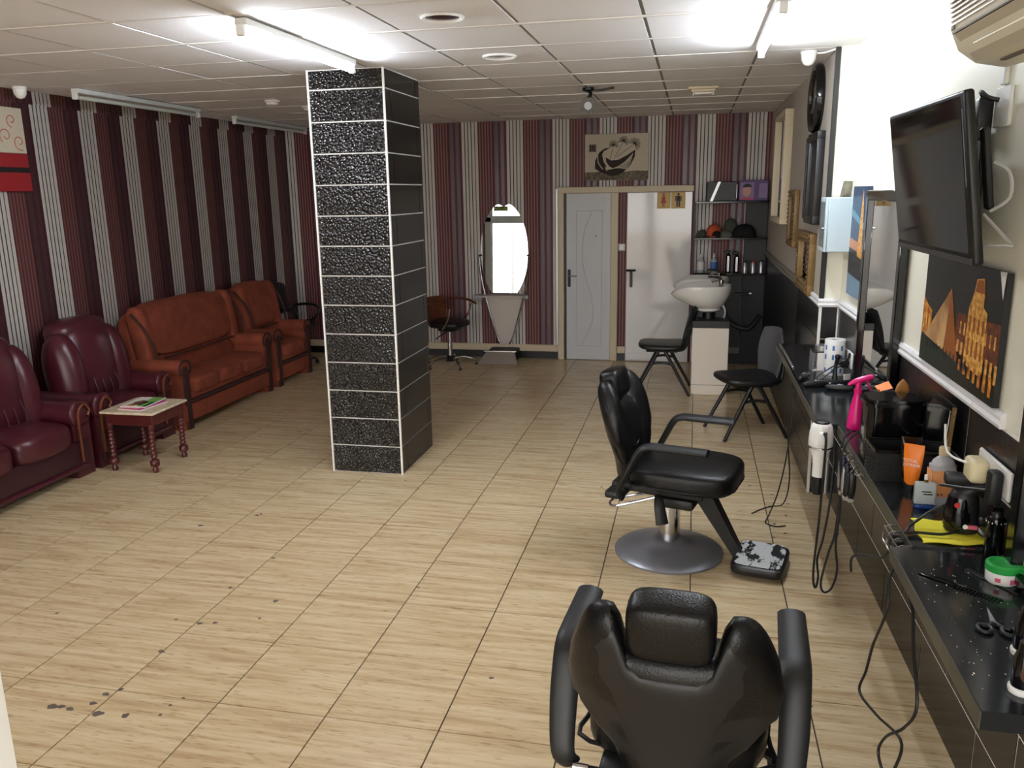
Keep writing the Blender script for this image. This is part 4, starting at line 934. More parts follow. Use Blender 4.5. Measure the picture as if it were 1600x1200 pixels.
# television on its arm
TVM = Matrix.Rotation(0, 4, 'Z')
t = thing('television', 'black flat television tilted forward on a wall arm above the night print', 'television', (.757, 3.075, 1.945), math.atan(SK))
tm = RY(-.152)
obj('cabinet', B().box((.015, 0, 0), (.03, .87, .50), .010, 3, M=tm).box((.045, .03, -.02), (.05, .60, .34), .02, 2, M=tm), 'black', t)
obj('screen', B().b2(-.0015, .004, -.40, .42, -.215, .235, M=tm), 'tv_screen', t, 0); obj('speaker_strip', B().b2(-.003, .0, -.425, .425, -.246, -.226, M=tm), 'black_gloss', t, 0)
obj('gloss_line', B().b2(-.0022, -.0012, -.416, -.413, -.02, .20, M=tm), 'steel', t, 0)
br = obj('wall_bracket', B().b2(.140, .158, -.06, .06, -.16, .16, .004, 1), 'black', t)
obj('arm', B().b2(.05, .15, -.03, .03, -.03, .03, .006, 1), 'black', t); obj('vesa_rail', B().b2(.072, .095, -.34, -.31, -.10, .14, .006, 1, M=tm), 'black', t)
obj('cable', B().tube([(.09, -.35, .05), (.12, -.39, .02), (.125, -.40, -.05), (.09, -.36, -.09)], .005, 6, 4), 'cable_grey', t, label='grey cable loop'); obj('cable', B().tube([(.08, -.34, -.10), (.13, -.43, -.18), (.125, -.44, -.185), (.08, -.36, -.19)], .005, 6, 3), 'cable_grey', t)
t = onwall('high_socket', 'white wall socket with black adapter above the right end of the TV', 'socket', 2.92, 2.165)
obj('plate', B().b2(-.012, 0, -.065, .065, -.06, .06, .004, 1), 'white', t); obj('adapter', B().b2(-.06, -.013, .055, .10, -.095, .035, .008, 2), 'black', t); obj('plug_lead', B().tube([(-.02, 0, .02), (-.05, .01, .03), (-.06, .045, .05), (-.04, .075, .03)], .007, 6, 4), 'cable', t)
t = onwall('cable_duct', 'white vertical cable duct on the cream wall below the air conditioner', 'duct', 2.93, 2.36)
obj('duct', B().b2(-.016, 0, -.02, .02, -.13, .13, .003, 1), 'white', t)
# air conditioner
t = onwall('air_conditioner', 'cream wall air conditioner cut off by the top right corner', 'air conditioner', 2.29, 2.425, -.006)
prof = [(0, -.15), (0, .17), (-.13, .17), (-.205, .13), (-.222, .05), (-.215, -.06), (-.19, -.115), (-.14, -.15), (-.06, -.165)]
AM = Matrix(((1, 0, 0, 0), (0, 0, 1, 0), (0, 1, 0, 0), (0, 0, 0, 1)))
obj('body', B().prism(prof, -.47, .47, M=AM), 'ac_body', t, 40)
b = B()
for k in range(13): b.b2(-.2205-.0022*min(k, 6), -.19, -.44, .455, -.05+.012*k, -.045+.012*k)
o = obj('intake_slats', b, 'ac_vane', t, 0)
vn = obj('air_vane', B().add([(-.216, y, -.075) for y in (-.43, .43)]+[(-.152, y, -.151) for y in (.43, -.43)]+[(-.208, y, -.08) for y in (-.43, .43)]+[(-.15, y, -.142) for y in (.43, -.43)], [(0, 1, 2, 3), (7, 6, 5, 4), (0, 4, 5, 1), (1, 5, 6, 2), (2, 6, 7, 3), (3, 7, 4, 0)]), 'ac_vane', t, 0)
obj('vane_rib', B().tube([(-.188, -.30, -.113), (-.188, .34, -.113)], .004, 6), 'ac_body', vn)
obj('vane_gap', B().b2(-.2185, -.21, -.44, .44, -.073, -.069).b2(-.115, -.10, -.44, .35, -.161, -.157), 'ac_dark', t, 0); obj('badge', B().b2(-.2195, -.213, .43, .455, -.06, -.045), 'ac_dark', t, 0)
# low double socket with plugs behind the steamer
t = onwall('double_socket', 'white double wall socket with beige adapter and black plug above the counter', 'socket', 2.62, 1.075, -.008)
obj('plate', B().b2(-.012, 0, -.13, .13, -.045, .045, .004, 1), 'white', t); obj('beige_adapter', B().b2(-.065, -.012, .02, .10, -.045, .03, .015, 3), 'beige', t, label='beige adapter block'); obj('black_plug', B().b2(-.05, -.012, -.10, -.05, -.07, .035, .012, 2), 'plastic_black', t)
obj('white_lead', B().tube([(-.06, .06, .01), (-.10, .14, .02), (-.09, .22, .09)], .004, 6, 4), 'white', t); obj('black_lead', B().tube([(-.05, -.07, -.03), (-.09, .0, -.05), (-.14, .05, -.06)], .005, 6, 4), 'cable', t)
t = onwall('small_socket', 'white wall socket beside the tall mirror, near the paper roll', 'socket', 4.83, .985, -.008)
obj('plate', B().b2(-.012, 0, -.06, .06, -.045, .045, .004, 1), 'white', t); obj('plug', B().b2(-.06, -.012, -.02, .03, -.045, .0, .006, 1), 'black', t)

# ---------------------------------------------------------------- ceiling fittings
def lamp(name, label, x, y0, y1, on, rz=0):
    t = thing(name, label, 'ceiling lamp', (x, (y0+y1)/2, CZ), rz, 'fluorescent ceiling battens'); h = (y1-y0)/2
    obj('batten', B().b2(-.03, .03, -h, h, -.035, -.002, .004, 1), 'lamp_body', t)
    tb_ = obj('tube', B().cyl((0, -h+.03, -.062), (0, h-.03, -.062), .014, n=12), 'tube_on' if on else 'tube_off', t)
    for s in (-1, 1): obj('end_holder', B().b2(-.018, .018, s*h-.014, s*h+.014, -.08, -.03, .004, 1), 'white', t)
    if not on: obj('reflector', B().add([(-.03, -h, -.03), (-.03, h, -.03), (-.075, h, -.045), (-.075, -h, -.045), (.03, -h, -.03), (.03, h, -.03), (.075, h, -.045), (.075, -h, -.045)], [(0, 1, 2, 3), (4, 7, 6, 5)]), 'lamp_body', t, 0)
    return t
lamp('fluorescent_lamp', 'lit fluorescent tube batten in front of the tiled column', -2.03, 3.62, 4.88, True)
lamp('fluorescent_lamp', 'lit fluorescent tube batten near the right wall', .335, 3.85, 5.08, True)
lamp('fluorescent_lamp', 'unlit fluorescent batten near left wall, closer to the camera', -4.42, 5.45, 7.0, False)
lamp('fluorescent_lamp', 'unlit fluorescent batten near left wall, farther back by the corner', -4.50, 7.75, 9.3, False)
def downlight(label, x, y):
    t = thing('recessed_downlight', label, 'downlight', (x, y, CZ), 0, 'round recessed downlights')
    obj('ring', B().lathe([(.078, -.001), (.10, -.001), (.103, -.006), (.095, -.012), (.08, -.006), (.078, .0)], 32), 'white', t, 50)
    obj('reflector', B().lathe([(.0, -.0015), (.05, -.002), (.079, -.004)], 32), 'chrome', t, 60)
downlight('round recessed downlight with white ring, nearer the camera', -1.16, 3.885); downlight('round recessed downlight with white ring, farther of the two', -1.16, 5.04)
def detector(label, x, y):
    t = thing('smoke_detector', label, 'smoke detector', (x, y, CZ))
    obj('base', B().lathe([(.062, 0), (.064, -.012), (.056, -.02)], 24), 'offwhite', t); obj('head', B().lathe([(.05, -.02), (.046, -.036), (.03, -.045), (0, -.046)], 24), 'offwhite', t)
detector('round smoke detector on the ceiling left of the column', -3.50, 6.66); detector('smoke detector on the ceiling partly hidden behind the column', -3.43, 7.2)
t = thing('emergency_light', 'square cream emergency light on the ceiling toward the back right', 'ceiling light', (.035, 7.0, CZ))
obj('housing', B().b2(-.115, .115, -.06, .06, -.02, 0, .004, 1).b2(-.095, .095, -.045, .045, -.04, -.02, .004, 1), 'cream_frame', t); obj('lens', B().b2(-.07, .07, -.035, .035, -.06, -.04, .006, 1), 'offwhite', t); obj('bracket', B().b2(-.08, -.072, -.03, .03, -.065, -.04).b2(.072, .08, -.03, .03, -.065, -.04), 'white', t)
def pir(label, x, y, cable):
    t = thing('dome_sensor', label, 'sensor', (x, y, CZ), 0, 'white dome sensors')
    obj('base', B().lathe([(.047, 0), (.048, -.015), (.045, -.018)], 24), 'white', t); obj('dome', B().lathe([(.044, -.018), (.04, -.05), (.026, -.074), (0, -.084)], 24), 'pir', t, 60)
    if cable: obj('cable', B().tube([(.04, 0, -.012), (.09, -.03, -.014), (.14, -.06, -.004), (.21, -.09, -.003)], .005, 6, 4), 'white', t)
pir('white dome sensor with a cable on the ceiling by the cream wall', .635, 5.47, True); pir('white dome sensor on the ceiling by the left wall', -4.72, 5.27, False)
t = thing('spot_camera', 'small black security camera hanging from the ceiling', 'camera', (-.845, 6.75, CZ), .1)
obj('mount', B().lathe([(.045, 0), (.045, -.02), (.02, -.03)], 16), 'black', t); obj('arm', B().tube([(0, 0, -.02), (.02, -.02, -.05), (.0, -.03, -.08)], .014, 8, 3), 'black', t)
hd = obj('head', B().cyl((0, .04, -.12), (0, -.06, -.14), .062, n=24), 'black_gloss', t); obj('lens', B().cyl((0, -.061, -.1402), (0, -.066, -.1412), .03, n=18), 'steel', hd); obj('lead', B().tube([(.03, .0, -.02), (.10, .0, -.02), (.2, .0, -.004)], .008, 6, 3), 'black', t)
# ---------------------------------------------------------------- things on the counter (top at z = SZ)
def P(x, y): return (x*.947, y*.947)          # measured spots on the slab plane
# far group
x, y = .765, 5.21
t = thing('organizer_box', 'small white open-sided box with tape rolls at the far end of the counter', 'box', (.755, 5.20, SZ), .05)
obj('back_panel', B().b2(-.005, .075, .05, .056, 0, .115), 'white', t); obj('right_panel', B().b2(.07, .078, -.06, .055, .0, .115, .002, 1), 'white', t); obj('front_panel', B().b2(-.005, .078, -.066, -.06, .0, .112, .002, 1), 'offwhite', t); obj('bottom', B().b2(-.03, .075, -.06, .05, 0, .006), 'white', t, 0); obj('lid_tray', B().b2(-.03, .078, -.066, .055, .112, .12, .002, 1), 'black', t)
obj('side_frame', B().b2(-.03, -.024, -.06, .05, .0, .112).b2(-.031, -.022, -.06, .05, .05, .062), 'steel', t)
t2 = thing('tape_roll', 'silver tape roll lying on the small white box', 'tape', (.79, 5.195, SZ+.12)); obj('roll', B().lathe([(.026, 0), (.045, 0), (.046, .03), (.026, .03), (.026, 0)], 24), 'silver', t2)
t = thing('paper_roll', 'tall white paper towel roll with blue marks at the far end of the counter', 'paper roll', (.838, 5.06, SZ))
obj('roll', B().lathe([(.022, .002), (.058, .0), (.06, .004), (.06, .205), (.058, .21), (.022, .208), (.022, .02)], 32), 'white', t, 40)
b = B()
for a in (3.6, 4.4, 5.2):
    for z in (.03, .11, .165): b.box((0, 0, 0), (.0012, .012, .028), M=RZ(a) @ T(.0604, 0, z))
obj('blue_marks', b, 'paper_blue', t, 0)
t = thing('clipper_stand', 'black charging stand with white screen in front of the paper roll', 'charger', (.80, 4.78, SZ), .2)
obj('base', B().b2(-.07, .10, -.05, .05, 0, .03, .01, 2), 'black', t); obj('post', B().tube([(.0, 0, .03), (0, 0, .10), (.005, -.01, .15)], [.016, .01, .012], 8, 3), 'black', t); obj('screen', B().box((.05, -.04, .045), (.05, .006, .035), .002, 1, M=RZ(.4)), 'white_gloss', t, label='small white screen')
obj('post_head', B().sup((.005, -.01, .16), (.03, .03, .03), 2.5, 5), 'black', t); obj('lead', B().tube([(-.06, -.02, .02), (-.11, -.03, .05), (.02, -.0, .12), (.10, .02, .11)], .004, 6, 5), 'cable', t); obj('lead', B().tube([(-.10, .0, .006), (.0, .04, .07), (.06, .05, .10), (.10, .03, .12)], .004, 6, 5), 'cable', t)
obj('lead', B().tube([(.05, -.0, .10), (.07, 0, .16), (.08, .01, .17)], .009, 6, 4), 'black', t)
def clipper(label, x, y, z, rz, m='black', stand=False):
    t = thing('hair_clipper', label, 'clipper', (x, y, z), rz, 'hair clippers along the counter')
    obj('body', B().sup((0, 0, .018), (.15, .042, .036), 3, 8, fn=lambda q, p: Vector((q.x, q.y*(1-.25*abs(p.x)), q.z))), m, t, 60); obj('blade', B().b2(.072, .092, -.018, .018, .008, .024, .002, 1), 'chrome', t); obj('switch', B().b2(-.01, .02, -.006, .006, .034, .039, .002, 1), 'steel', t)
    return t
clipper('black clipper lying left of the charging stand', .69, 4.70, SZ, .35); clipper('black clipper lying close to the tall mirror foot', .80, 4.62, SZ, -.25); clipper('black clipper on the far left rim of the counter', .645, 4.88, SZ, 1.2)
# pink spray bottle
x, y = P(.83, 4.06)
t = thing('spray_bottle', 'bright pink trigger spray bottle on the counter before the tall mirror', 'bottle', (.752, 3.87, SZ), .0)
obj('body', B().lathe([(.036, 0), (.04, .006), (.038, .04), (.03, .10), (.02, .15), (.017, .165)], 24, sx=.95), 'pink', t, 60); obj('collar', B().lathe([(.017, .16), (.018, .185), (.014, .19)], 16), 'pink', t)
hd = obj('spray_head', B().tube([(-.045, 0, .205), (-.015, 0, .222), (.03, 0, .238), (.058, 0, .246)], [.005, .013, .014, .012], 8, 3).tube([(0, 0, .185), (0, 0, .22)], .013, 8), 'pink', t); obj('trigger', B().tube([(.035, 0, .232), (.045, 0, .20), (.062, 0, .172)], [.009, .008, .007], 8, 3, flat=.6), 'pink', hd)
# woven basket and lidded bin
bx, by = .76, 3.62
t = thing('lidded_bin', 'glossy black lidded plastic bin on the counter under the TV', 'bin', (.77, 3.43, SZ), math.atan(SK))
def rr(w_, d_, c, n=4): 
    pts = []
    for sx, sy, a0 in ((1, 1, 0), (-1, 1, PI/2), (-1, -1, PI), (1, -1, 3*PI/2)):
        for k in range(n+1): a = a0+PI/2*k/n; pts.append((sx*(w_/2-c)+c*math.cos(a), sy*(d_/2-c)+c*math.sin(a)))
    return pts
obj('tub', B().prism(rr(.205, .165, .03), 0, .235, M=T(.03, 0, 0)), 'black_gloss', t, 40)
obj('lid', B().prism(rr(.225, .185, .035), .235, .25, M=T(.03, 0, 0)).prism(rr(.20, .15, .03), .25, .262, M=T(.03, 0, 0)), 'black_gloss', t, 40)
t = thing('hairbrush', 'brown wooden pointed hairbrush standing upright behind the black bin lid', 'brush', (.865, 3.57, SZ), .1)
obj('handle', B().cyl((0, 0, 0), (0, 0, .2), .011, n=10), 'wood_tan', t)
obj('paddle', B().pillow(lambda u, v: (u*.028*(1 if v < .2 else max(.02, 1-((v-.2)/.8)**2*.95)), .245+.06*v), .014, 12, 12, 5, M=RZ(PI/2)), 'wood_tan', t, 60)
t = thing('orange_box', 'small black box with orange flap on the counter behind the black bin', 'box', (.815, 3.64, SZ), .1)
obj('box_body', B().b2(-.05, .05, -.03, .03, 0, .235, .003, 1), 'black', t); obj('flap', B().add([(-.035, -.032, .24), (.02, -.032, .255), (.02, .03, .272), (-.035, .03, .25)], [(0, 1, 2, 3)]).b2(-.04, -.033, -.034, -.029, .18, .25), 'orange', t, 0, 'orange flap')
t = thing('standing_mirror', 'small black framed standing mirror leaning at the wall behind the woven basket', 'mirror', (xw(3.12)-.034, 3.12, SZ+.19), math.atan(SK))
sm = RY(.05)
pl = [(-.15, -.17), (.13, -.17), (.13, .10), (.075, .155), (-.15, .155)]
Mx = Matrix(((0, 0, -1, 0), (1, 0, 0, 0), (0, 1, 0, 0), (0, 0, 0, 1)))
obj('frame', B().prism(pl, 0, .014, M=sm @ Mx), 'black_gloss', t, 20); obj('glass', B().prism([(p[0]*.86-.002, p[1]*.86) for p in pl], .0142, .0155, M=sm @ Mx), 'mirror', t, 0)
obj('edge_line', B().b2(-.015, -.001, -.153, -.149, -.17, .15, M=sm), 'wood_gold', t, 0)
t = thing('woven_basket', 'black woven open basket on the counter in front of the lidded bin', 'basket', (.782, 3.238, SZ), math.atan(SK))
BW, BD, BH = .18, .165, .115
for nm, a in (('side_panel', (-BW/2, -BW/2+.006, -BD/2, BD/2)), ('side_panel', (BW/2-.006, BW/2, -BD/2, BD/2)), ('end_panel', (-BW/2+.006, BW/2-.006, -BD/2, -BD/2+.006)), ('end_panel', (-BW/2+.006, BW/2-.006, BD/2-.006, BD/2))): obj(nm, B().b2(*a, 0, BH), 'black', t, 0)
obj('bottom', B().b2(-BW/2+.006, BW/2-.006, -BD/2+.006, BD/2-.006, 0, .005), 'black', t, 0)
obj('rim', B().tube([(-BW/2, -BD/2, BH), (BW/2, -BD/2, BH), (BW/2, BD/2, BH), (-BW/2, BD/2, BH)], .008, 6, 0, True), 'black_gloss', t)
b = B()
for k in range(7):
    for j in range(7): b.b2(-BW/2+.012+j*.0215, -BW/2+.027+j*.0215, -BD/2-.003, -BD/2, .008+k*.015+(.004 if j % 2 else 0), .016+k*.015+(.004 if j % 2 else 0))
    for j in range(7): b.b2(-BW/2-.003, -BW/2, -BD/2+.012+j*.0215, -BD/2+.027+j*.0215, .008+k*.015+(.004 if j % 2 else 0), .016+k*.015+(.004 if j % 2 else 0))
o = obj('weave', b, 'black', t, 0); o['kind'] = 'stuff'
# tubes and bottles
def squeeze(label, x, y, m, rz, h=.17, letters=False, w0=.036, rx=0):
    t = thing('cream_tube', label, 'tube', (x, y, SZ), rz)
    obj('cap', B().lathe([(.017, 0), (.018, .004), (.018, .028), (.016, .03)], 20), 'black', t)
    vs = []; fs = []; n = 20
    for z, a, bb in ((.028, .018, .018), (.035, .024, .02), (.09, .030, .016), (.14, .034, .008), (h, w0, .0015), (h+.012, w0, .001)):
        for i in range(n): an = 2*PI*i/n; vs.append((a*math.cos(an), bb*math.sin(an), z))
    for j in range(5):
        for i in range(n): fs.append((j*n+i, j*n+(i+1) % n, (j+1)*n+(i+1) % n, (j+1)*n+i))
    fs += [tuple(reversed(range(n))), tuple(range(5*n, 6*n))]
    bd = obj('tube_body', B().add(vs, fs), m, t, 60)
    if letters:
        lettering('TOTAL', .016, bd, 'white', T(-.006, -.0165, .118) @ RX(PI/2-.13)); lettering('EXTREME', .0135, bd, 'white', T(0, -.0178, .103) @ RX(PI/2-.13))
    return t
x, y = .80, 3.06
squeeze('orange cream tube with white lettering, standing in front of the woven basket', x, y, 'orange', -.45, .165, True, .034)
squeeze('black cream tube standing right behind the orange tube', x+.005, y+.06, 'black_gloss', -.1, .175)
x, y = P(.848, 3.075)
t = thing('perfume_bottle', 'square glass perfume bottle lettered in black on a blue base', 'bottle', (x, y-.02, SZ), .0)
obj('base', B().box((0, 0, .008), (.062, .028, .016), .004, 2), 'blue', t, label='blue base'); obj('glass_body', B().box((0, 0, .055), (.068, .03, .078), .007, 3), 'clear_blue', t); obj('liquid', B().box((0, 0, .036), (.06, .022, .036), .004, 2), 'water', t)
obj('collar', B().cyl((0, 0, .094), (0, 0, .104), .007, n=12), 'wood_gold', t); obj('cap', B().cyl((0, 0, .104), (0, 0, .120), .0065, n=12), 'offwhite', t); obj('print', B().b2(-.014, .016, -.0165, -.0152, .062, .066).b2(-.008, .02, -.0165, -.0152, .053, .057), 'black', t, 0)
x, y = P(.95, 3.12)
t = thing('lotion_bottle', 'milky plastic bottle with an orange label behind the perfume bottle', 'bottle', (x-.03, y, SZ), .15)
obj('body', B().prism(rr(.085, .055, .02, 5), 0, .14).lathe([(.040, .14), (.036, .155), (.022, .168), (.015, .172), (.015, .18)], 20, sx=1, sy=.68), 'milky', t, 50); obj('cap', B().lathe([(.017, .176), (.018, .20), (.016, .203), (0, .203)], 20), 'tan_box', t, 40)
lb = obj('label', B().b2(-.043, -.0, -.0285, -.0275, .03, .125).b2(-.0435, -.0425, -.02, .02, .03, .125), 'orange_label', t, 0); obj('label', B().b2(0, .038, -.0285, -.0275, .03, .125), 'orange_label', t, 0)
obj('label_symbols', B().b2(-.035, -.028, -.0292, -.0285, .036, .043).b2(-.024, -.017, -.0292, -.0285, .036, .043).b2(-.012, -.005, -.0292, -.0285, .036, .043), 'brown_print', t, 0)
# yellow cloth
vs = []; fs = []; nx, ny = 14, 10
c0 = [(.735, 2.772), (.725, 2.575), (.92, 2.59), (.91, 2.785)]
for j in range(ny+1):
    for i in range(nx+1):
        u, v = i/nx, j/ny
        px_ = (1-u)*(1-v)*c0[0][0]+(1-u)*v*c0[1][0]+u*v*c0[2][0]+u*(1-v)*c0[3][0]; py_ = (1-u)*(1-v)*c0[0][1]+(1-u)*v*c0[1][1]+u*v*c0[2][1]+u*(1-v)*c0[3][1]
        vs.append((px_+.005*math.sin(v*9), py_+.006*math.sin(u*8+1), SZ+.003+.003*(1+math.sin(u*9+v*5))*(.5+.5*math.sin(v*7))))
for j in range(ny):
    for i in range(nx): a = j*(nx+1)+i; fs.append((a, a+1, a+nx+2, a+nx+1))
n0 = len(vs); vs += [(p[0], p[1], p[2]-.0025) for p in vs]; fs += [tuple(n0+k for k in reversed(f)) for f in fs[:]]
o = obj('cleaning_cloth', B().add(vs, fs), 'yellow'); tag(o, 'bright yellow cleaning cloth spread under the black steamer', 'cloth')
# steamer
t = thing('garment_steamer', 'black handheld steamer standing on the yellow cloth', 'steamer', (.862, 2.69, SZ+.008), -.15)
obj('tank', B().lathe([(.046, 0), (.05, .006), (.05, .03), (.047, .08), (.042, .115), (.034, .135), (.02, .145)], 28, sy=.8), 'plastic_black', t, 60)
obj('tank_front', B().lathe([(.0475, .02), (.0485, .05), (.044, .09), (.039, .115)], 28, sy=.8, M=T(-.006, -.003, 0)), 'black_gloss', t, 60)
obj('spout', B().tube([(.0, 0, .125), (.03, 0, .148), (.075, 0, .166), (.098, 0, .176)], [.03, .026, .022, .02], 14, 4), 'plastic_black', t); obj('head_bar', B().box((-.025, .012, .165), (.085, .05, .035), .008, 2, M=RY(.05)), 'plastic_black', t)
obj('indicator', B().cyl((-.022, -.0405, .095), (-.022, -.036, .095), .008, n=14), 'red', t, label='red indicator button'); obj('badge', B().b2(.008, .04, -.0425, -.035, .022, .034), 'pink_print', t, 0); obj('badge_dot', B().cyl((.006, -.043, .028), (.006, -.036, .028), .0075, n=12), 'white', t)
obj('handle', B().tube([(.035, .02, .13), (.085, .03, .10), (.09, .03, .05), (.045, .02, .02)], .014, 8, 4), 'plastic_black', t)
obj('power_cord', B().tube([(-.0, .03, .10), (-.07, .03, .055), (-.12, -.0, .022), (-.155, -.055, .012), (-.165, -.085, .002)], .005, 6, 5), 'cable', t); obj('power_cord', B().tube([(-.01, -.04, .012), (-.06, -.07, .006), (-.13, -.075, .004), (-.16, -.09, .003)], .005, 6, 5), 'cable', t)
# cordless trimmer and jar
t = thing('trimmer', 'tall black cylindrical trimmer standing between steamer and green-lidded jar', 'trimmer', (.90, 2.515, SZ-.006))
obj('body', B().lathe([(.024, 0), (.026, .004), (.025, .08), (.022, .105), (.024, .112), (.026, .125), (.019, .135)], 28), 'black_gloss', t, 50)
b = B()
for k in range(14): a = 2*PI*k/14; b.sup((.0262*math.cos(a), .0262*math.sin(a), .118), (.005, .005, .008), 2, 2)
o = obj('studded_ring', b, 'chrome', t); o['kind'] = 'stuff'
obj('head', B().lathe([(.017, .13), (.016, .145), (.012, .15)], 16), 'black', t); obj('blade', B().b2(-.015, .015, -.004, .004, .148, .16), 'black_gloss', t)
x, y = P(.945, 2.48)
t = thing('cream_jar', 'white cream jar with green lid on the nearest counter slab', 'jar', (.875, 2.36, SZ-.006))
obj('jar_body', B().lathe([(.036, 0), (.04, .004), (.042, .034), (.04, .038)], 36), 'white', t, 50); obj('lid', B().lathe([(.043, .036), (.0435, .054), (.040, .058), (.034, .0585), (.032, .057), (0, .057)], 36), 'green_lid', t, 40, 'green screw lid')
obj('label_print', B().box((0, 0, 0), (.001, .014, .012), M=RZ(-2.1) @ T(.0415, 0, .018)).box((0, 0, 0), (.001, .014, .014), M=RZ(-1.2) @ T(.0415, 0, .016)), 'pink_print', t, 0)
# comb
SN = SZ-.006
x0, y0 = P(.702, 2.507); x1, y1 = P(.881, 2.352)
a = math.atan2(y1-y0, x1-x0)
t = thing('comb', 'black comb with thick teeth on the nearest counter slab', 'comb', (x0, y0, SN), a); L = math.hypot(x1-x0, y1-y0)
obj('handle', B().b2(0, L*.45, -.009, .009, 0, .006, .002, 1), 'black_gloss', t); obj('spine', B().b2(L*.44, L, .004, .012, 0, .006, .002, 1), 'black_gloss', t)
for k in range(13): obj('tooth', B().b2(L*.46+k*L*.54/13, L*.46+k*L*.54/13+.004, -.016, .005, .0005, .005), 'black_gloss', t, 0)
x0, y0 = P(.833, 2.562)
t = thing('thin_comb', 'slim black tail comb behind the thick-toothed comb', 'comb', (.80, 2.42, SN), -1.0)
obj('spine', B().b2(-.0, .17, -.005, .003, 0, .004, .001, 1), 'black', t); obj('teeth_strip', B().b2(.0, .10, .003, .014, .0005, .003), 'black', t, 0)
# scissors
t = thing('scissors', 'scissors with black handles and open steel blade pointing at the comb', 'scissors', (.775, 2.10, SN), math.radians(82))
obj('blade', B().prism([(0, -.004), (.085, .002), (.0, .008)], .003, .0055), 'silver', t, 0); obj('blade', B().prism([(0, -.008), (.082, -.001), (.0, .003)], .0005, .003), 'silver', t, 0)
for s in (-1, 1): obj('handle', B().tube([(-.005, s*.005, .006), (-.02, s*.012, .006), (-.045+.018*math.cos(0), s*.03, .006)]+[(-.04+.020*math.cos(k*PI/4+.4), s*(.027+.016*math.sin(k*PI/4+.4)), .006) for k in range(9)], .0055, 8, 2), 'plastic_black', t)
obj('pivot', B().cyl((0, 0, .005), (0, 0, .008), .004, n=10), 'steel', t)
def shaver(label, x, y):
    t = thing('shaver', label, 'shaver', (x, y, SN), 0, 'black bottles with white base at the picture edge')
    obj('body', B().lathe([(.022, .012), (.024, .03), (.022, .08), (.016, .10), (.014, .12)], 24), 'black_gloss', t, 60); obj('base_ring', B().lathe([(.025, 0), (.027, .004), (.027, .012), (.022, .016)], 24), 'white', t); obj('panel', B().box((-.0, -.0225, .06), (.02, .004, .04), .002, 1), 'wood_brown', t)
shaver('black shaver on a white ring base, farther of two at the right edge', .795, 1.965); shaver('black shaver on a white ring base, nearest to the camera at the right edge', .735, 1.80)
# hair and dust flecks on the slab
b = B()
for k in range(90):
    x, y = random.uniform(.645, .86), random.uniform(1.74, 2.45); s = random.uniform(.0008, .0028); b.b2(x, x+s, y, y+s*random.uniform(.6, 2.2), SN, SN+.0006)
o = obj('dust_flecks', b, 'offwhite', None, 0); o['kind'] = 'stuff'; tag(o, 'pale dust flecks scattered over the nearest counter slab', 'dust')

# ---------------------------------------------------------------- hanging along the counter edge
t = thing('hair_dryer', 'white hair dryer hanging nozzle down from the counter edge', 'hair dryer', (.612, 3.895, .76), .0)
HM = T(0, -.0, 0)
obj('motor_body', B().lathe([(.034, .105), (.045, .095), (.053, .06), (.055, .02), (.054, -.005), (.048, -.02)], 32), 'white', t, 60, 'white rounded body'); obj('barrel', B().lathe([(.047, -.018), (.034, -.06), (.030, -.10), (.031, -.155), (.026, -.155)], 32), 'white_gloss', t, 60)
obj('rear_grille', B().lathe([(.035, .100), (.034, .112), (.02, .118), (0, .118)], 24), 'black', t); obj('nozzle', B().lathe([(.030, -.155), (.029, -.20), (.022, -.245), (.0, -.245)], 24, sx=1, sy=.8), 'black', t, label='black nozzle')
obj('band', B().lathe([(.0495, -.016), (.051, -.013), (.0495, -.009)], 32), 'steel', t); obj('handle_socket', B().sup((0, -.05, .04), (.045, .03, .07), 3, 6), 'white', t); obj('cord_grommet', B().sup((.006, -.07, .07), (.018, .016, .02), 2.4, 5), 'black', t)
obj('power_cord', B().tube([(.006, -.075, .07), (.010, -.082, .02), (.008, -.08, -.15), (.004, -.08, -.36), (-.004, -.08, -.56), (.0, -.07, -.66), (.014, -.06, -.70), (.022, -.06, -.64), (.012, -.06, -.55), (.03, -.06, -.45), (.05, -.05, -.28), (.058, -.04, -.10), (.06, -.0, .02)], .0055, 6, 6), 'cable', t)
obj('power_cord', B().tube([(.10, .0, -.06), (.095, -.03, -.25), (.085, -.05, -.42), (.06, -.06, -.52), (.035, -.07, -.66), (.05, -.07, -.715), (.085, -.07, -.69), (.105, -.06, -.60), (.09, -.06, -.47), (.10, -.04, -.3), (.105, -.01, -.06)], .0055, 6, 6), 'cable', t)
obj('hanger_ring', B().tube([(.055*math.cos(a), .0+.055*math.sin(a), -.008) for a in [2*PI*k/12 for k in range(12)]], .005, 6, 0, True), 'chrome', t); obj('hanger_arm', B().tube([(.0, .05, -.008), (.0, .05, .03)], .005, 6), 'chrome', t)
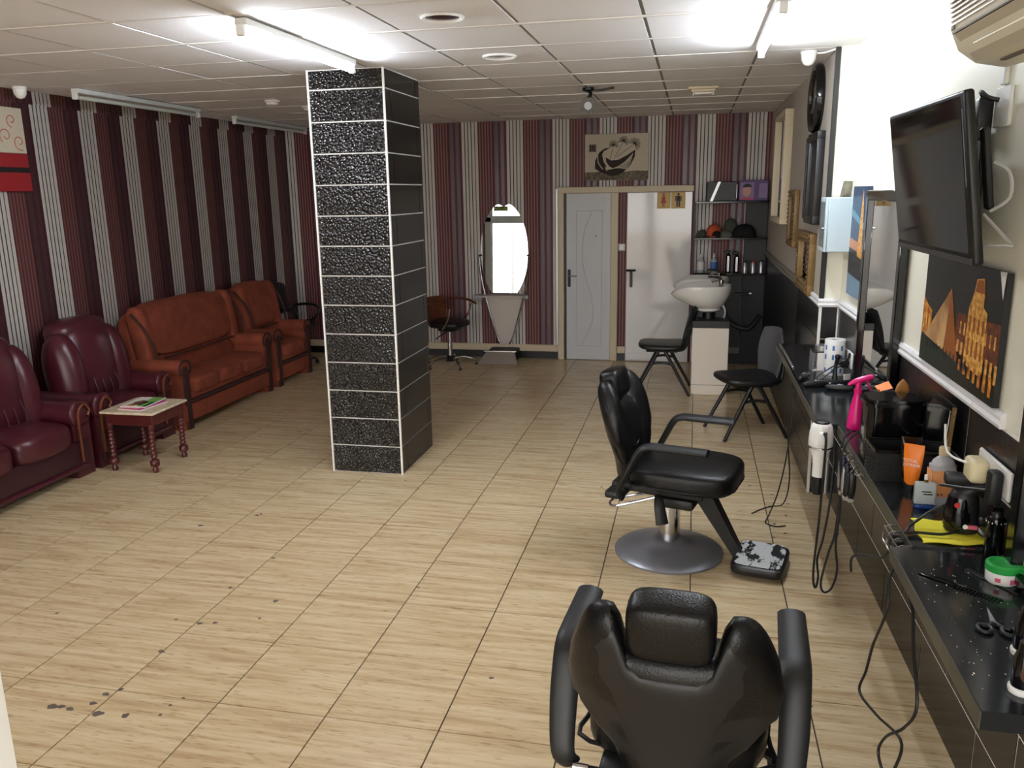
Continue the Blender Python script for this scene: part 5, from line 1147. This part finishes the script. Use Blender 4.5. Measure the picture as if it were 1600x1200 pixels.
# tools hung from hooks on the middle slab edge
t = thing('hook_rack', 'chrome hook rack on the front edge of the middle counter slab', 'rack', (.68, 3.42, SZ-.02), 0)
obj('rail', B().tube([(0, -.16, 0), (0, .16, 0)], .004, 8), 'chrome', t)
for k in range(4): obj('hook', B().tube([(0, -.13+k*.085, 0), (-.018, -.13+k*.085, -.01), (-.03, -.13+k*.085, .0)], .003, 6, 3), 'chrome', t)
def hung(label, dy, m, m2, L):
    t = thing('hanging_clipper', label, 'clipper', (.655, 3.42+dy, SZ-.03), 0, 'tools hung on the counter edge')
    obj('body', B().sup((0, 0, -L/2), (.034, .04, L), 2.8, 8, fn=lambda q, p: Vector((q.x, q.y*(1-.25*abs(p.z-.2)), q.z))), m, t, 60); obj('face', B().sup((-.016, -.004, -L/2), (.012, .03, L*.8), 2.8, 6), m2, t, 60); obj('blade', B().b2(-.012, .012, -.016, .016, -L-.012, -L+.006, .002, 1), 'chrome', t)
    obj('loop', B().tube([(0, 0, -.005), (.01, 0, .012), (.02, 0, .018)], .003, 6, 3), 'black', t)
hung('navy and grey hair clipper hanging from the hook rack, leftmost', .12, 'navy', 'steel', .16); hung('silver bladed clipper hanging in the middle of the hook rack', .03, 'black', 'silver', .15); hung('black clipper hanging at the near end of the hook rack', -.07, 'black', 'plastic_black', .12)
# wire rack with plugs on the near joint
t = thing('wire_holder', 'small wire holder with plugs on the counter edge beside the yellow cloth', 'rack', (.675, 2.62, SZ-.03))
for k in range(4): obj('wire', B().tube([(.012, -.06+k*.055, .025), (-.025, -.06+k*.055, .02), (-.028, -.06+k*.055, -.035), (.01, -.06+k*.055, -.04)], .003, 6, 3), 'chrome', t)
obj('wire_rail', B().tube([(-.026, -.08, .018), (-.026, .12, .018)], .003, 6).tube([(-.028, -.08, -.03), (-.028, .12, -.03)], .003, 6), 'chrome', t)
for k in range(3): obj('plug', B().b2(-.02, .01, -.045+k*.05, -.02+k*.05, -.035, .01, .005, 1), 'black', t)
# cords
def cord(name, label, pts, r=.0045, m='cable', sm_=6):
    o = obj(name, B().tube(pts, r, 6, sm_), m); tag(o, label, 'cord', 'black cords along the counter'); return o
cord('power_cord', 'black looped cord hanging in front of the near counter base', [(.655, 2.56, .80), (.625, 2.52, .75), (.615, 2.48, .66), (.605, 2.56, .50), (.60, 2.60, .38), (.59, 2.62, .29), (.60, 2.42, .34), (.62, 2.22, .40), (.62, 2.24, .30), (.61, 2.30, .22), (.605, 2.38, .24), (.61, 2.33, .33), (.625, 2.22, .44), (.635, 2.16, .55), (.64, 2.26, .66), (.65, 2.34, .74), (.645, 2.40, .79)])
cord('power_cord', 'short curled cord below the wire holder', [(.655, 2.66, .80), (.64, 2.70, .74), (.60, 2.80, .70), (.58, 2.86, .66), (.585, 2.88, .60)])
cord('power_cord', 'thin cord dangling to the floor from the far counter, with plug end', [(.60, 4.75, .80), (.575, 4.72, .62), (.56, 4.72, .42), (.53, 4.75, .2), (.49, 4.80, .03), (.47, 4.75, .006), (.52, 4.70, .006), (.58, 4.72, .006)], .004)
cord('power_cord', 'second thin cord trailing on the floor by the far counter base', [(.60, 4.95, .80), (.59, 4.95, .5), (.62, 5.0, .2), (.60, 5.05, .02), (.52, 5.02, .006), (.45, 4.95, .006), (.40, 4.88, .006)], .004)
cord('power_cord', 'black cord from the bin down over the middle counter rim', [(.70, 3.66, SZ+.05), (.66, 3.60, SZ+.035), (.645, 3.55, SZ+.015), (.635, 3.55, SZ-.03), (.65, 3.56, .62), (.655, 3.56, .45)])
cord('power_cord', 'second black cord over the middle counter rim beside the hook rack', [(.72, 3.62, SZ+.06), (.67, 3.55, SZ+.04), (.64, 3.48, SZ+.02), (.63, 3.48, SZ-.04), (.65, 3.5, .66)])
